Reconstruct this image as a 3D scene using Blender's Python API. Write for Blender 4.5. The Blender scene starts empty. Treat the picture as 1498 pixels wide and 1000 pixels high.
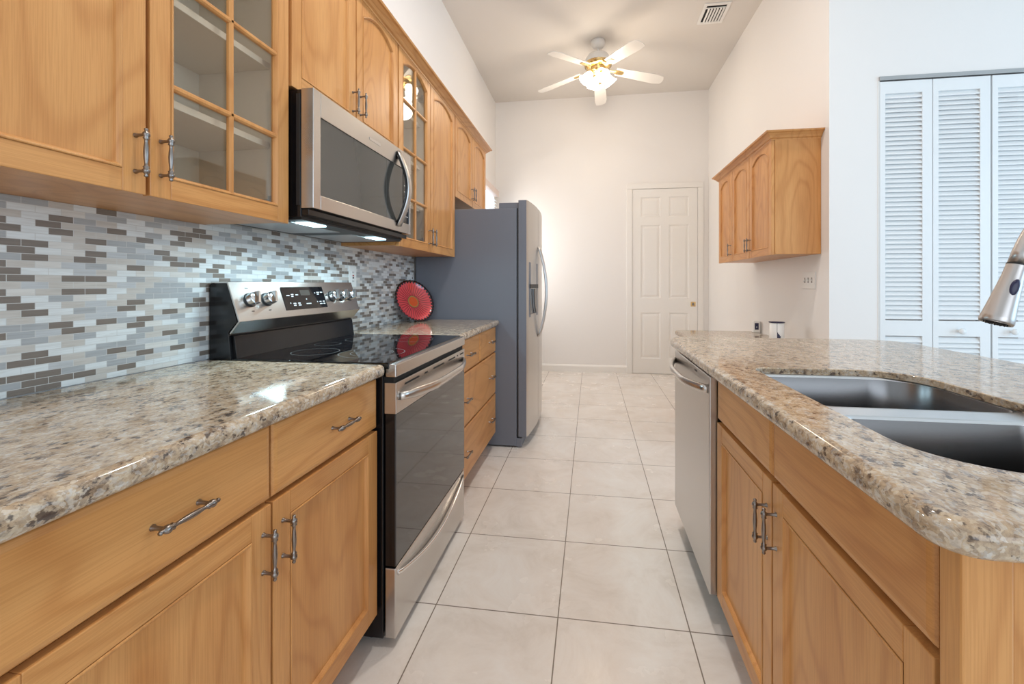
import bpy, bmesh, math, random
from mathutils import Vector, Matrix
random.seed(7)
S = bpy.context.scene
COL = S.collection
PI = math.pi
R = math.radians

# ------------------------------------------------------------------ camera
cam_d = bpy.data.cameras.new('camera')
cam = bpy.data.objects.new('camera', cam_d)
COL.objects.link(cam)
cam.location = (0, 0, 1.1672)
cam.rotation_euler = (R(90), 0, R(7.9011))
cam_d.sensor_width = 36
cam_d.lens = 620.338 / 1498 * 36
cam_d.shift_x = (749 - 778.45) / 1498
cam_d.shift_y = -(500 - 416.06) / 1498
cam_d.clip_start = 0.02
S.camera = cam

# ------------------------------------------------------------------ view and light
S.view_settings.view_transform = 'Standard'
S.view_settings.look = 'None'
S.view_settings.exposure = 0.43
S.view_settings.gamma = 1.0
S.view_settings.use_curve_mapping = False
wld = bpy.data.worlds.new('world')
S.world = wld
wld.use_nodes = True
wld.node_tree.nodes['Background'].inputs[0].default_value = (0.75, 0.86, 1.0, 1)
wld.node_tree.nodes['Background'].inputs[1].default_value = 0.6

def area(name, loc, rot, sx, sy, power, col):
    d = bpy.data.lights.new(name, 'AREA')
    d.shape = 'RECTANGLE'; d.size = sx; d.size_y = sy
    d.energy = power; d.color = col
    o = bpy.data.objects.new(name, d); COL.objects.link(o)
    o.location = loc; o.rotation_euler = rot
    return o
def point(name, loc, power, col, r=0.04):
    d = bpy.data.lights.new(name, 'POINT'); d.energy = power; d.color = col; d.shadow_soft_size = r
    o = bpy.data.objects.new(name, d); COL.objects.link(o); o.location = loc
    return o
COOL = (0.46, 0.74, 1.0)
WARM = (1.0, 0.86, 0.70)
NEUT = (1.0, 0.9, 0.78)
# daylight through the big windows of the great room behind and to the right of the kitchen
area('daylight_right_window', (5.35, 0.2, 1.7), (0, R(90), 0), 2.4, 3.6, 76, COOL)
area('daylight_rear_window', (1.6, -3.85, 1.7), (R(90), 0, 0), 4.2, 2.4, 54, (0.84, 0.92, 1.0))
area('daylight_far_window', (-1.225, 5.16, 1.62), (0, R(-90), R(-14)), 1.3, 0.78, 11, (1.0, 0.90, 0.80))

# ------------------------------------------------------------------ node helpers
def mat(name):
    m = bpy.data.materials.new(name); m.use_nodes = True
    nt = m.node_tree
    return m, nt, nt.nodes['Principled BSDF']
def N(nt, t, **kw):
    n = nt.nodes.new(t)
    for k, v in kw.items():
        if k.startswith('i_'):
            n.inputs[k[2:].replace('_', ' ')].default_value = v
        else:
            setattr(n, k, v)
    return n
def ramp(nt, stops, interp='LINEAR'):
    n = nt.nodes.new('ShaderNodeValToRGB')
    cr = n.color_ramp; cr.interpolation = interp
    while len(cr.elements) < len(stops): cr.elements.new(0.5)
    for e, (p, c) in zip(cr.elements, stops):
        e.position = p; e.color = (c[0], c[1], c[2], 1)
    return n
def lin(r, g, b):
    f = lambda v: ((v/255+0.055)/1.055)**2.4 if v/255 > 0.04045 else v/255/12.92
    return (f(r), f(g), f(b))
def simple(name, rgb, rough=0.5, metal=0.0, emit=None, es=0.0, spec=None, coat=0.0):
    m, nt, b = mat(name)
    b.inputs['Base Color'].default_value = (*rgb, 1)
    b.inputs['Roughness'].default_value = rough
    b.inputs['Metallic'].default_value = metal
    if spec is not None: b.inputs['Specular IOR Level'].default_value = spec
    if coat: b.inputs['Coat Weight'].default_value = coat
    if emit:
        b.inputs['Emission Color'].default_value = (*emit, 1)
        b.inputs['Emission Strength'].default_value = es
    n = N(nt, 'ShaderNodeTexNoise'); n.inputs['Scale'].default_value = 40
    tc = N(nt, 'ShaderNodeTexCoord'); nt.links.new(tc.outputs['Object'], n.inputs['Vector'])
    mr = N(nt, 'ShaderNodeMapRange'); mr.inputs['To Min'].default_value = rough*0.97; mr.inputs['To Max'].default_value = min(1, rough*1.03)
    nt.links.new(n.outputs['Fac'], mr.inputs['Value']); nt.links.new(mr.outputs[0], b.inputs['Roughness'])
    return m

def oak(name, axis, tint=(1, 1, 1), rough=0.33):
    """varnished oak; axis is the grain direction"""
    m, nt, b = mat(name)
    L = nt.links.new
    tc = N(nt, 'ShaderNodeTexCoord'); oi = N(nt, 'ShaderNodeObjectInfo')
    sc = N(nt, 'ShaderNodeVectorMath', operation='SCALE'); sc.inputs[0].default_value = (7.3, 3.1, 5.7)
    L(oi.outputs['Random'], sc.inputs['Scale'])
    ad = N(nt, 'ShaderNodeVectorMath', operation='ADD')
    L(tc.outputs['Object'], ad.inputs[0]); L(sc.outputs[0], ad.inputs[1])
    def mp(a, c):
        s = [a, a, a]; s[axis] = c
        n = N(nt, 'ShaderNodeMapping'); n.inputs['Scale'].default_value = s
        L(ad.outputs[0], n.inputs['Vector']); return n
    m1 = mp(3.6, 0.9)
    n1 = N(nt, 'ShaderNodeTexNoise'); n1.inputs['Scale'].default_value = 1.0; n1.inputs['Detail'].default_value = 1.5
    L(m1.outputs[0], n1.inputs['Vector'])
    k = N(nt, 'ShaderNodeMath', operation='MULTIPLY'); k.inputs[1].default_value = 100
    L(n1.outputs['Fac'], k.inputs[0])
    sn = N(nt, 'ShaderNodeMath', operation='SINE'); L(k.outputs[0], sn.inputs[0])
    mr = N(nt, 'ShaderNodeMapRange'); mr.inputs['From Min'].default_value = -1
    L(sn.outputs[0], mr.inputs['Value'])
    pw = N(nt, 'ShaderNodeMath', operation='POWER'); pw.inputs[1].default_value = 4.5; L(mr.outputs[0], pw.inputs[0])
    m2 = mp(420, 9)
    n2 = N(nt, 'ShaderNodeTexNoise'); n2.inputs['Scale'].default_value = 1.0; n2.inputs['Detail'].default_value = 3
    L(m2.outputs[0], n2.inputs['Vector'])
    m3 = mp(9, 1.2)
    n3 = N(nt, 'ShaderNodeTexNoise'); n3.inputs['Scale'].default_value = 1.0; n3.inputs['Detail'].default_value = 2
    L(m3.outputs[0], n3.inputs['Vector'])
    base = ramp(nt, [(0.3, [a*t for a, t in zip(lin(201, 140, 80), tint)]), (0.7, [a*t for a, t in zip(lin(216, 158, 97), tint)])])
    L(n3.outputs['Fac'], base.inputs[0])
    mx = N(nt, 'ShaderNodeMix', data_type='RGBA'); mx.blend_type = 'MULTIPLY'
    dk = N(nt, 'ShaderNodeMath', operation='MULTIPLY'); dk.inputs[1].default_value = 0.40; L(pw.outputs[0], dk.inputs[0])
    L(dk.outputs[0], mx.inputs['Factor']); L(base.outputs[0], mx.inputs['A']); mx.inputs['B'].default_value = (0.72, 0.58, 0.45, 1)
    mx2 = N(nt, 'ShaderNodeMix', data_type='RGBA'); mx2.blend_type = 'MULTIPLY'
    r2 = ramp(nt, [(0.42, (0.76, 0.68, 0.60)), (0.56, (1, 1, 1))]); L(n2.outputs['Fac'], r2.inputs[0])
    mx2.inputs['Factor'].default_value = 0.35; L(mx.outputs['Result'], mx2.inputs['A']); L(r2.outputs[0], mx2.inputs['B'])
    L(mx2.outputs['Result'], b.inputs['Base Color'])
    b.inputs['Roughness'].default_value = rough
    b.inputs['Specular IOR Level'].default_value = 0.4
    bp = N(nt, 'ShaderNodeBump'); bp.inputs['Strength'].default_value = 0.06; bp.inputs['Distance'].default_value = 0.001
    L(n2.outputs['Fac'], bp.inputs['Height']); L(bp.outputs[0], b.inputs['Normal'])
    return m
OAKX = oak('oak_grain_across', 0)
OAKY = oak('oak_grain_along', 1)
OAKZ = oak('oak_grain_upright', 2)
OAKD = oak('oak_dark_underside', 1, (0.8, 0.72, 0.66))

def granite():
    m, nt, b = mat('speckled_granite')
    L = nt.links.new
    tc = N(nt, 'ShaderNodeTexCoord')
    mp = N(nt, 'ShaderNodeMapping'); mp.inputs['Scale'].default_value = (1, 0.75, 1); mp.inputs['Rotation'].default_value = (0, 0, 0.5)
    L(tc.outputs['Object'], mp.inputs['Vector'])
    wn = N(nt, 'ShaderNodeTexNoise'); wn.inputs['Scale'].default_value = 60; wn.inputs['Detail'].default_value = 2
    L(mp.outputs[0], wn.inputs['Vector'])
    wm = N(nt, 'ShaderNodeVectorMath', operation='SCALE'); wm.inputs['Scale'].default_value = 0.022
    L(wn.outputs['Color'], wm.inputs[0])
    wa = N(nt, 'ShaderNodeVectorMath', operation='ADD'); L(mp.outputs[0], wa.inputs[0]); L(wm.outputs[0], wa.inputs[1])
    v1 = N(nt, 'ShaderNodeTexVoronoi'); v1.inputs['Scale'].default_value = 200; L(wa.outputs[0], v1.inputs['Vector'])
    sp = N(nt, 'ShaderNodeSeparateColor'); L(v1.outputs['Color'], sp.inputs[0])
    c1 = ramp(nt, [(0.0, lin(182, 160, 134)), (0.2, lin(204, 188, 164)), (0.36, lin(160, 134, 108)), (0.5, lin(192, 188, 182)),
                   (0.64, lin(170, 142, 110)), (0.76, lin(132, 114, 98)), (0.87, lin(216, 210, 200)), (0.95, lin(84, 72, 68))], 'CONSTANT')
    L(sp.outputs[0], c1.inputs[0])
    n2 = N(nt, 'ShaderNodeTexNoise'); n2.inputs['Scale'].default_value = 38; n2.inputs['Detail'].default_value = 6; n2.inputs['Roughness'].default_value = 0.75
    L(mp.outputs[0], n2.inputs['Vector'])
    c2 = ramp(nt, [(0.38, lin(98, 80, 68)), (0.46, lin(168, 146, 122)), (0.55, lin(194, 172, 144)), (0.66, lin(204, 200, 194))])
    L(n2.outputs['Fac'], c2.inputs[0])
    mx = N(nt, 'ShaderNodeMix', data_type='RGBA'); mx.inputs['Factor'].default_value = 0.62
    L(c1.outputs[0], mx.inputs['A']); L(c2.outputs[0], mx.inputs['B'])
    n3 = N(nt, 'ShaderNodeTexNoise'); n3.inputs['Scale'].default_value = 75; n3.inputs['Detail'].default_value = 3; n3.inputs['Roughness'].default_value = 0.6
    L(mp.outputs[0], n3.inputs['Vector'])
    n4 = N(nt, 'ShaderNodeTexNoise'); n4.inputs['Scale'].default_value = 9; n4.inputs['Detail'].default_value = 2
    L(mp.outputs[0], n4.inputs['Vector'])
    s34 = N(nt, 'ShaderNodeMath', operation='MULTIPLY_ADD'); s34.inputs[1].default_value = 0.35
    L(n4.outputs['Fac'], s34.inputs[0]); L(n3.outputs['Fac'], s34.inputs[2])
    c3 = ramp(nt, [(0.52, (1, 1, 1)), (0.58, (0, 0, 0))]); L(s34.outputs[0], c3.inputs[0])
    mx2 = N(nt, 'ShaderNodeMix', data_type='RGBA'); mf = N(nt, 'ShaderNodeMath', operation='MULTIPLY'); mf.inputs[1].default_value = 0.85
    L(c3.outputs[0], mf.inputs[0]); L(mf.outputs[0], mx2.inputs['Factor']); L(mx.outputs['Result'], mx2.inputs['A'])
    mx2.inputs['B'].default_value = (*lin(72, 60, 55), 1)
    L(mx2.outputs['Result'], b.inputs['Base Color'])
    b.inputs['Roughness'].default_value = 0.09
    b.inputs['Specular IOR Level'].default_value = 0.6
    return m
GRANITE = granite()

def mosaic():
    m, nt, b = mat('mosaic_brick_tile')
    L = nt.links.new
    tc = N(nt, 'ShaderNodeTexCoord'); sx = N(nt, 'ShaderNodeSeparateXYZ'); cx = N(nt, 'ShaderNodeCombineXYZ')
    L(tc.outputs['Object'], sx.inputs[0]); L(sx.outputs[1], cx.inputs[0]); L(sx.outputs[2], cx.inputs[1])
    br = N(nt, 'ShaderNodeTexBrick')
    br.offset = 0.5; br.squash = 1
    br.inputs['Color1'].default_value = (0, 0, 0, 1); br.inputs['Color2'].default_value = (1, 1, 1, 1); br.inputs['Mortar'].default_value = (0.5, 0.5, 0.5, 1)
    br.inputs['Scale'].default_value = 1; br.inputs['Brick Width'].default_value = 0.0497; br.inputs['Row Height'].default_value = 0.01635
    br.inputs['Mortar Size'].default_value = 0.0007; br.inputs['Mortar Smooth'].default_value = 0.2; br.inputs['Bias'].default_value = 0
    L(cx.outputs[0], br.inputs['Vector'])
    cr = ramp(nt, [(0.0, lin(130, 118, 108)), (0.24, lin(176, 176, 176)), (0.40, lin(205, 197, 188)), (0.56, lin(228, 229, 227)), (0.80, lin(198, 198, 198)), (0.9, lin(222, 217, 210))], 'CONSTANT')
    L(br.outputs['Color'], cr.inputs[0])
    # faint stone veins along each piece
    mp = N(nt, 'ShaderNodeMapping'); mp.inputs['Scale'].default_value = (14, 190, 1); L(cx.outputs[0], mp.inputs['Vector'])
    nz = N(nt, 'ShaderNodeTexNoise'); nz.inputs['Scale'].default_value = 1; nz.inputs['Detail'].default_value = 2; nz.inputs['Distortion'].default_value = 0.6
    L(mp.outputs[0], nz.inputs['Vector'])
    r2 = ramp(nt, [(0.35, (0.86, 0.84, 0.82)), (0.6, (1, 1, 1))]); L(nz.outputs['Fac'], r2.inputs[0])
    mu = N(nt, 'ShaderNodeMix', data_type='RGBA'); mu.blend_type = 'MULTIPLY'; mu.inputs['Factor'].default_value = 0.7
    L(cr.outputs[0], mu.inputs['A']); L(r2.outputs[0], mu.inputs['B'])
    mx = N(nt, 'ShaderNodeMix', data_type='RGBA'); L(br.outputs['Fac'], mx.inputs['Factor']); L(mu.outputs['Result'], mx.inputs['A'])
    mx.inputs['B'].default_value = (*lin(206, 203, 198), 1)
    L(mx.outputs['Result'], b.inputs['Base Color'])
    b.inputs['Roughness'].default_value = 0.32
    bp = N(nt, 'ShaderNodeBump'); bp.inputs['Strength'].default_value = 0.4; bp.inputs['Distance'].default_value = 0.001; bp.invert = True
    L(br.outputs['Fac'], bp.inputs['Height']); L(bp.outputs[0], b.inputs['Normal'])
    return m
MOSAIC = mosaic()

def floor_mat():
    m, nt, b = mat('cream_ceramic_floor_tile')
    L = nt.links.new
    T = 0.4448
    tc = N(nt, 'ShaderNodeTexCoord'); mp = N(nt, 'ShaderNodeMapping'); mp.inputs['Location'].default_value = (0.3835, -1.5175 + 2*T, 0)
    L(tc.outputs['Object'], mp.inputs['Vector'])
    br = N(nt, 'ShaderNodeTexBrick'); br.offset = 0; br.squash = 1
    br.inputs['Color1'].default_value = (0, 0, 0, 1); br.inputs['Color2'].default_value = (1, 1, 1, 1)
    br.inputs['Scale'].default_value = 1; br.inputs['Brick Width'].default_value = T; br.inputs['Row Height'].default_value = T
    br.inputs['Mortar Size'].default_value = 0.0022; br.inputs['Mortar Smooth'].default_value = 0.1
    L(mp.outputs[0], br.inputs['Vector'])
    nz = N(nt, 'ShaderNodeTexNoise'); nz.inputs['Scale'].default_value = 4.5; nz.inputs['Detail'].default_value = 6; nz.inputs['Roughness'].default_value = 0.7; nz.inputs['Distortion'].default_value = 0.6
    L(tc.outputs['Object'], nz.inputs['Vector'])
    cr = ramp(nt, [(0.3, lin(216, 206, 196)), (0.5, lin(228, 220, 212)), (0.7, lin(234, 229, 223))]); L(nz.outputs['Fac'], cr.inputs[0])
    mx = N(nt, 'ShaderNodeMix', data_type='RGBA'); L(br.outputs['Fac'], mx.inputs['Factor']); L(cr.outputs[0], mx.inputs['A'])
    mx.inputs['B'].default_value = (*lin(128, 116, 104), 1)
    L(mx.outputs['Result'], b.inputs['Base Color'])
    n2 = N(nt, 'ShaderNodeTexNoise'); n2.inputs['Scale'].default_value = 7; n2.inputs['Detail'].default_value = 4
    L(tc.outputs['Object'], n2.inputs['Vector'])
    mr = N(nt, 'ShaderNodeMapRange'); mr.inputs['To Min'].default_value = 0.16; mr.inputs['To Max'].default_value = 0.34
    L(n2.outputs['Fac'], mr.inputs['Value']); L(mr.outputs[0], b.inputs['Roughness'])
    bp = N(nt, 'ShaderNodeBump'); bp.inputs['Strength'].default_value = 0.3; bp.inputs['Distance'].default_value = 0.001; bp.invert = True
    L(br.outputs['Fac'], bp.inputs['Height']); L(bp.outputs[0], b.inputs['Normal'])
    return m
FLOOR = floor_mat()

def plaster(name, rgb, rough=0.6, bump=0.12):
    m, nt, b = mat(name)
    L = nt.links.new
    b.inputs['Base Color'].default_value = (*rgb, 1); b.inputs['Roughness'].default_value = rough
    tc = N(nt, 'ShaderNodeTexCoord'); nz = N(nt, 'ShaderNodeTexNoise'); nz.inputs['Scale'].default_value = 90; nz.inputs['Detail'].default_value = 3
    L(tc.outputs['Object'], nz.inputs['Vector'])
    bp = N(nt, 'ShaderNodeBump'); bp.inputs['Strength'].default_value = bump; bp.inputs['Distance'].default_value = 0.002
    L(nz.outputs['Fac'], bp.inputs['Height']); L(bp.outputs[0], b.inputs['Normal'])
    return m
WALL = plaster('white_wall_paint', lin(240, 236, 232))
CEIL = plaster('white_ceiling_paint', lin(226, 220, 213), 0.8, 0.3)
TRIMW = plaster('white_gloss_trim', lin(240, 236, 230), 0.35, 0.0)
LOUV = plaster('white_louvre_paint', lin(236, 238, 238), 0.4, 0.0)

def brushed(name, rgb, rough, axis, aniso=0.5):
    m, nt, b = mat(name)
    L = nt.links.new
    b.inputs['Base Color'].default_value = (*rgb, 1); b.inputs['Metallic'].default_value = 1
    s = [160, 160, 160]; s[axis] = 3
    tc = N(nt, 'ShaderNodeTexCoord'); mp = N(nt, 'ShaderNodeMapping'); mp.inputs['Scale'].default_value = s
    L(tc.outputs['Object'], mp.inputs['Vector'])
    nz = N(nt, 'ShaderNodeTexNoise'); nz.inputs['Scale'].default_value = 1; nz.inputs['Detail'].default_value = 2
    L(mp.outputs[0], nz.inputs['Vector'])
    mr = N(nt, 'ShaderNodeMapRange'); mr.inputs['To Min'].default_value = rough*0.99; mr.inputs['To Max'].default_value = rough*1.02
    L(nz.outputs['Fac'], mr.inputs['Value']); L(mr.outputs[0], b.inputs['Roughness'])
    return m
STEEL_Y = brushed('brushed_stainless_along', (0.60, 0.575, 0.55), 0.27, 1)
STEEL_Z = brushed('brushed_stainless_upright', (0.58, 0.56, 0.54), 0.30, 2)
SINKST = simple('satin_sink_steel', (0.21, 0.21, 0.215), 0.27, 1)
RIMST = simple('polished_sink_rim', (0.72, 0.74, 0.76), 0.3, 1)
NICKEL = brushed('brushed_nickel', (0.52, 0.50, 0.49), 0.33, 2)
CHROME = simple('bright_steel', (0.8, 0.8, 0.8), 0.12, 1)
PEWTER = simple('antique_pewter', (0.27, 0.24, 0.22), 0.3, 1)
BLACK = simple('black_enamel', (0.006, 0.006, 0.007), 0.18)
BLACKM = simple('black_plastic', (0.012, 0.012, 0.013), 0.45)
GLASSB = simple('black_ceramic_glass', (0.004, 0.004, 0.005), 0.035, spec=0.7)
SMOKE = simple('smoked_oven_glass', (0.022, 0.022, 0.024), 0.045, spec=1.0)
MWGLASS = simple('dark_screened_glass', (0.055, 0.055, 0.05), 0.06, spec=1.0)
GREY = simple('charcoal_grey_paint', lin(112, 115, 124), 0.42)
WHITE = simple('white_plastic', lin(238, 236, 232), 0.35)
FANW = simple('white_fan_enamel', lin(232, 228, 222), 0.3)
BRASS = simple('polished_brass', (0.75, 0.52, 0.22), 0.25, 1)
DARKB = simple('dark_gap', (0.01, 0.009, 0.008), 0.8)
CREAM = simple('cream_cabinet_lining', lin(226, 210, 186), 0.5)
RING = simple('burner_ring_print', (0.2, 0.2, 0.2), 0.2)
PRINT = simple('white_print', (0.7, 0.7, 0.7), 0.4)
NAVY = simple('navy_black_plastic', (0.01, 0.01, 0.05), 0.3)
BLIND = simple('daylit_white_blind_slats', lin(235, 238, 240), 0.5, emit=(0.8, 0.9, 1.0), es=0.15)  # daylight on the white slats is put in as a faint bluish glow
VALANCE = simple('pinkish_white_valance', lin(232, 214, 205), 0.5)
SHADE = simple('glowing_frosted_glass', (1, 0.95, 0.85), 0.4, emit=(1.0, 0.90, 0.76), es=6)
LAMPC = simple('cool_hood_lamp_lens', (1, 1, 1), 0.3, emit=(0.55, 0.88, 1.0), es=6)
DAYGLASS = simple('daylit_window_glass', (0.8, 0.9, 1), 0.1, emit=(0.75, 0.88, 1.0), es=1.2)
CANLENS = simple('glowing_downlight_lens', (1, 1, 1), 0.3, emit=(1.0, 0.9, 0.76), es=8)
STAINL = simple('hinge_steel', (0.5, 0.5, 0.5), 0.3, 1)

def clear_glass():
    m, nt, b = mat('clear_cabinet_glass')
    L = nt.links.new
    tr = N(nt, 'ShaderNodeBsdfTransparent'); tr.inputs[0].default_value = (0.96, 0.96, 0.95, 1)
    gl = N(nt, 'ShaderNodeBsdfGlossy'); gl.inputs['Roughness'].default_value = 0.02
    lw = N(nt, 'ShaderNodeLayerWeight'); lw.inputs['Blend'].default_value = 0.5
    pw = N(nt, 'ShaderNodeMath', operation='POWER'); pw.inputs[1].default_value = 4.0; L(lw.outputs['Facing'], pw.inputs[0])
    mu = N(nt, 'ShaderNodeMath', operation='MULTIPLY_ADD'); mu.inputs[1].default_value = 0.85; mu.inputs[2].default_value = 0.06; mu.use_clamp = True
    L(pw.outputs[0], mu.inputs[0])
    mx = N(nt, 'ShaderNodeMixShader'); L(mu.outputs[0], mx.inputs[0]); L(tr.outputs[0], mx.inputs[1]); L(gl.outputs[0], mx.inputs[2])
    L(mx.outputs[0], nt.nodes['Material Output'].inputs['Surface'])
    nt.nodes.remove(b)
    return m
GLASS = clear_glass()

def plate_mat():
    m, nt, b = mat('red_sunburst_glaze')
    L = nt.links.new
    tc = N(nt, 'ShaderNodeTexCoord'); sx = N(nt, 'ShaderNodeSeparateXYZ'); L(tc.outputs['Object'], sx.inputs[0])
    at = N(nt, 'ShaderNodeMath', operation='ARCTAN2'); L(sx.outputs[1], at.inputs[0]); L(sx.outputs[0], at.inputs[1])
    k = N(nt, 'ShaderNodeMath', operation='MULTIPLY'); k.inputs[1].default_value = 36; L(at.outputs[0], k.inputs[0])
    sn = N(nt, 'ShaderNodeMath', operation='SINE'); L(k.outputs[0], sn.inputs[0])
    ln = N(nt, 'ShaderNodeVectorMath', operation='LENGTH')
    cx = N(nt, 'ShaderNodeCombineXYZ'); L(sx.outputs[0], cx.inputs[0]); L(sx.outputs[1], cx.inputs[1]); L(cx.outputs[0], ln.inputs[0])
    th = N(nt, 'ShaderNodeMapRange'); th.inputs['From Min'].default_value = 0.1; th.inputs['From Max'].default_value = 0.6; L(sn.outputs[0], th.inputs['Value'])
    fade = N(nt, 'ShaderNodeMapRange'); fade.inputs['From Min'].default_value = 0.15; fade.inputs['From Max'].default_value = 0.05; L(ln.outputs['Value'], fade.inputs['Value'])
    mm = N(nt, 'ShaderNodeMath', operation='MULTIPLY'); L(th.outputs[0], mm.inputs[0]); L(fade.outputs[0], mm.inputs[1])
    mx = N(nt, 'ShaderNodeMix', data_type='RGBA'); L(mm.outputs[0], mx.inputs['Factor'])
    mx.inputs['A'].default_value = (*lin(230, 74, 76), 1); mx.inputs['B'].default_value = (*lin(60, 8, 14), 1)
    cr = ramp(nt, [(0.0, (0, 0, 0)), (0.035, (1, 1, 1))], 'CONSTANT')
    L(ln.outputs['Value'], cr.inputs[0])
    c0 = ramp(nt, [(0.0, lin(222, 84, 26)), (0.034, lin(168, 128, 60)), (0.042, lin(120, 20, 26))], 'CONSTANT'); L(ln.outputs['Value'], c0.inputs[0])
    g = N(nt, 'ShaderNodeMath', operation='GREATER_THAN'); g.inputs[1].default_value = 0.045; L(ln.outputs['Value'], g.inputs[0])
    m2 = N(nt, 'ShaderNodeMix', data_type='RGBA'); L(g.outputs[0], m2.inputs['Factor']); L(c0.outputs[0], m2.inputs['A']); L(mx.outputs['Result'], m2.inputs['B'])
    # jagged black rim
    jr = N(nt, 'ShaderNodeMath', operation='MULTIPLY_ADD'); jr.inputs[1].default_value = 0.006; jr.inputs[2].default_value = 0.138; L(sn.outputs[0], jr.inputs[0])
    g2 = N(nt, 'ShaderNodeMath', operation='GREATER_THAN'); L(ln.outputs['Value'], g2.inputs[0]); L(jr.outputs[0], g2.inputs[1])
    m3 = N(nt, 'ShaderNodeMix', data_type='RGBA'); L(g2.outputs[0], m3.inputs['Factor']); L(m2.outputs['Result'], m3.inputs['A']); m3.inputs['B'].default_value = (0.015, 0.004, 0.005, 1)
    L(m3.outputs['Result'], b.inputs['Base Color']); b.inputs['Roughness'].default_value = 0.15; b.inputs['Coat Weight'].default_value = 0.5
    return m
PLATE = plate_mat()

# ------------------------------------------------------------------ mesh builder
class MB:
    def __init__(s): s.bm = bmesh.new(); s.mats = []; s.cur = 0; s.smooth = False
    def use(s, m):
        if m not in s.mats: s.mats.append(m)
        s.cur = s.mats.index(m); return s
    def _f(s, vs):
        try: f = s.bm.faces.new(vs)
        except ValueError: return None
        f.material_index = s.cur; f.smooth = s.smooth
        return f
    def box(s, x0, x1, y0, y1, z0, z1, m=None):
        if m: s.use(m)
        v = [s.bm.verts.new((x, y, z)) for z in (z0, z1) for x, y in ((x0, y0), (x1, y0), (x1, y1), (x0, y1))]
        for q in ((3, 2, 1, 0), (4, 5, 6, 7), (0, 1, 5, 4), (1, 2, 6, 5), (2, 3, 7, 6), (3, 0, 4, 7)):
            s._f([v[i] for i in q])
        return s
    def loft(s, rings, closed=True, cap0=False, cap1=False, m=None):
        if m: s.use(m)
        vr = [[s.bm.verts.new(p) for p in r] for r in rings]
        n = len(vr[0])
        for a, b in zip(vr, vr[1:]):
            for i in range(n if closed else n-1):
                j = (i+1) % n
                s._f([a[i], a[j], b[j], b[i]])
        if cap0: s._f(list(reversed(vr[0])))
        if cap1: s._f(vr[-1])
        return vr
    def prism(s, pts, ax, a0, a1, m=None):
        """extrude a 2D polygon along axis ax"""
        def P(p, a):
            q = list(p); q.insert(ax, a); return q
        s.loft([[P(p, a0) for p in pts], [P(p, a1) for p in pts]], True, True, True, m)
        return s
    def tube(s, path, r, n=10, m=None, cap=True, up=None):
        """r: number or list per point"""
        if m: s.use(m)
        pts = [Vector(p) for p in path]
        rr = r if isinstance(r, (list, tuple)) else [r]*len(pts)
        rings = []; prev = None
        for i, p in enumerate(pts):
            t = (pts[min(i+1, len(pts)-1)] - pts[max(i-1, 0)]).normalized()
            if prev is None:
                a = Vector((0, 0, 1)) if abs(t.z) < 0.9 else Vector((1, 0, 0))
                u = t.cross(a).normalized()
            else:
                u = (prev - t*prev.dot(t)).normalized()
            prev = u; w = t.cross(u)
            rad = rr[i]
            ru, rw = rad if isinstance(rad, (list, tuple)) else (rad, rad)
            rings.append([p + u*math.cos(2*PI*k/n)*ru + w*math.sin(2*PI*k/n)*rw for k in range(n)])
        sm = s.smooth; s.smooth = True
        s.loft(rings, True, cap, cap)
        s.smooth = sm
        return s
    def lathe(s, prof, origin=(0, 0, 0), axis=(0, 0, 1), n=24, m=None, cap0=False, cap1=False):
        """prof: (radius, height) pairs along axis"""
        if m: s.use(m)
        ax = Vector(axis).normalized(); a = Vector((1, 0, 0)) if abs(ax.x) < 0.9 else Vector((0, 1, 0))
        u = ax.cross(a).normalized(); w = ax.cross(u); o = Vector(origin)
        rings = [[o + ax*h + (u*math.cos(2*PI*k/n) + w*math.sin(2*PI*k/n))*max(r, 1e-5) for k in range(n)] for r, h in prof]
        sm = s.smooth; s.smooth = True
        s.loft(rings, True, cap0, cap1)
        s.smooth = sm
        return s
def bake(mb, name, parent=None, bevel=0, seg=2, autos=True):
    bm = mb.bm
    bmesh.ops.recalc_face_normals(bm, faces=bm.faces)
    xs = [v.co for v in bm.verts]
    lo = Vector((min(c.x for c in xs), min(c.y for c in xs), min(c.z for c in xs)))
    hi = Vector((max(c.x for c in xs), max(c.y for c in xs), max(c.z for c in xs)))
    return finish(mb, name, parent, (lo+hi)/2, bevel, seg)
WLOC = {}
def finish(mb, name, parent, org, bevel=0, seg=2):
    bm = mb.bm; org = Vector(org)
    bmesh.ops.translate(bm, verts=bm.verts, vec=-org)
    me = bpy.data.meshes.new(name); bm.to_mesh(me); bm.free()
    for m in mb.mats: me.materials.append(m)
    o = bpy.data.objects.new(name, me); COL.objects.link(o)
    base = WLOC[parent.name] if parent else Vector((0, 0, 0))
    o.location = org - base; WLOC[o.name] = org
    if parent: o.parent = parent
    if bevel:
        b = o.modifiers.new('bevel', 'BEVEL'); b.width = bevel; b.segments = seg; b.limit_method = 'ANGLE'; b.angle_limit = R(40)
    return o
def thing(name, label, cat, loc, group=None):
    o = bpy.data.objects.new(name, None); COL.objects.link(o); o.location = loc; o.empty_display_size = 0.1
    WLOC[o.name] = Vector(loc)
    o['label'] = label; o['category'] = cat
    if group: o['group'] = group
    return o
def tag(o, label, cat, group=None):
    o['label'] = label; o['category'] = cat
    if group: o['group'] = group
    return o
def struct(mb, name, label, cat, bevel=0, parent=None):
    o = bake(mb, name, parent, bevel)
    o['kind'] = 'structure'; o['label'] = label; o['category'] = cat
    return o
def B(x0, x1, y0, y1, z0, z1, m): return MB().box(x0, x1, y0, y1, z0, z1, m)

XW, XR_, YB, YC, HC = -1.304, 1.4975, 5.716, 2.925, 3.672

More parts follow.
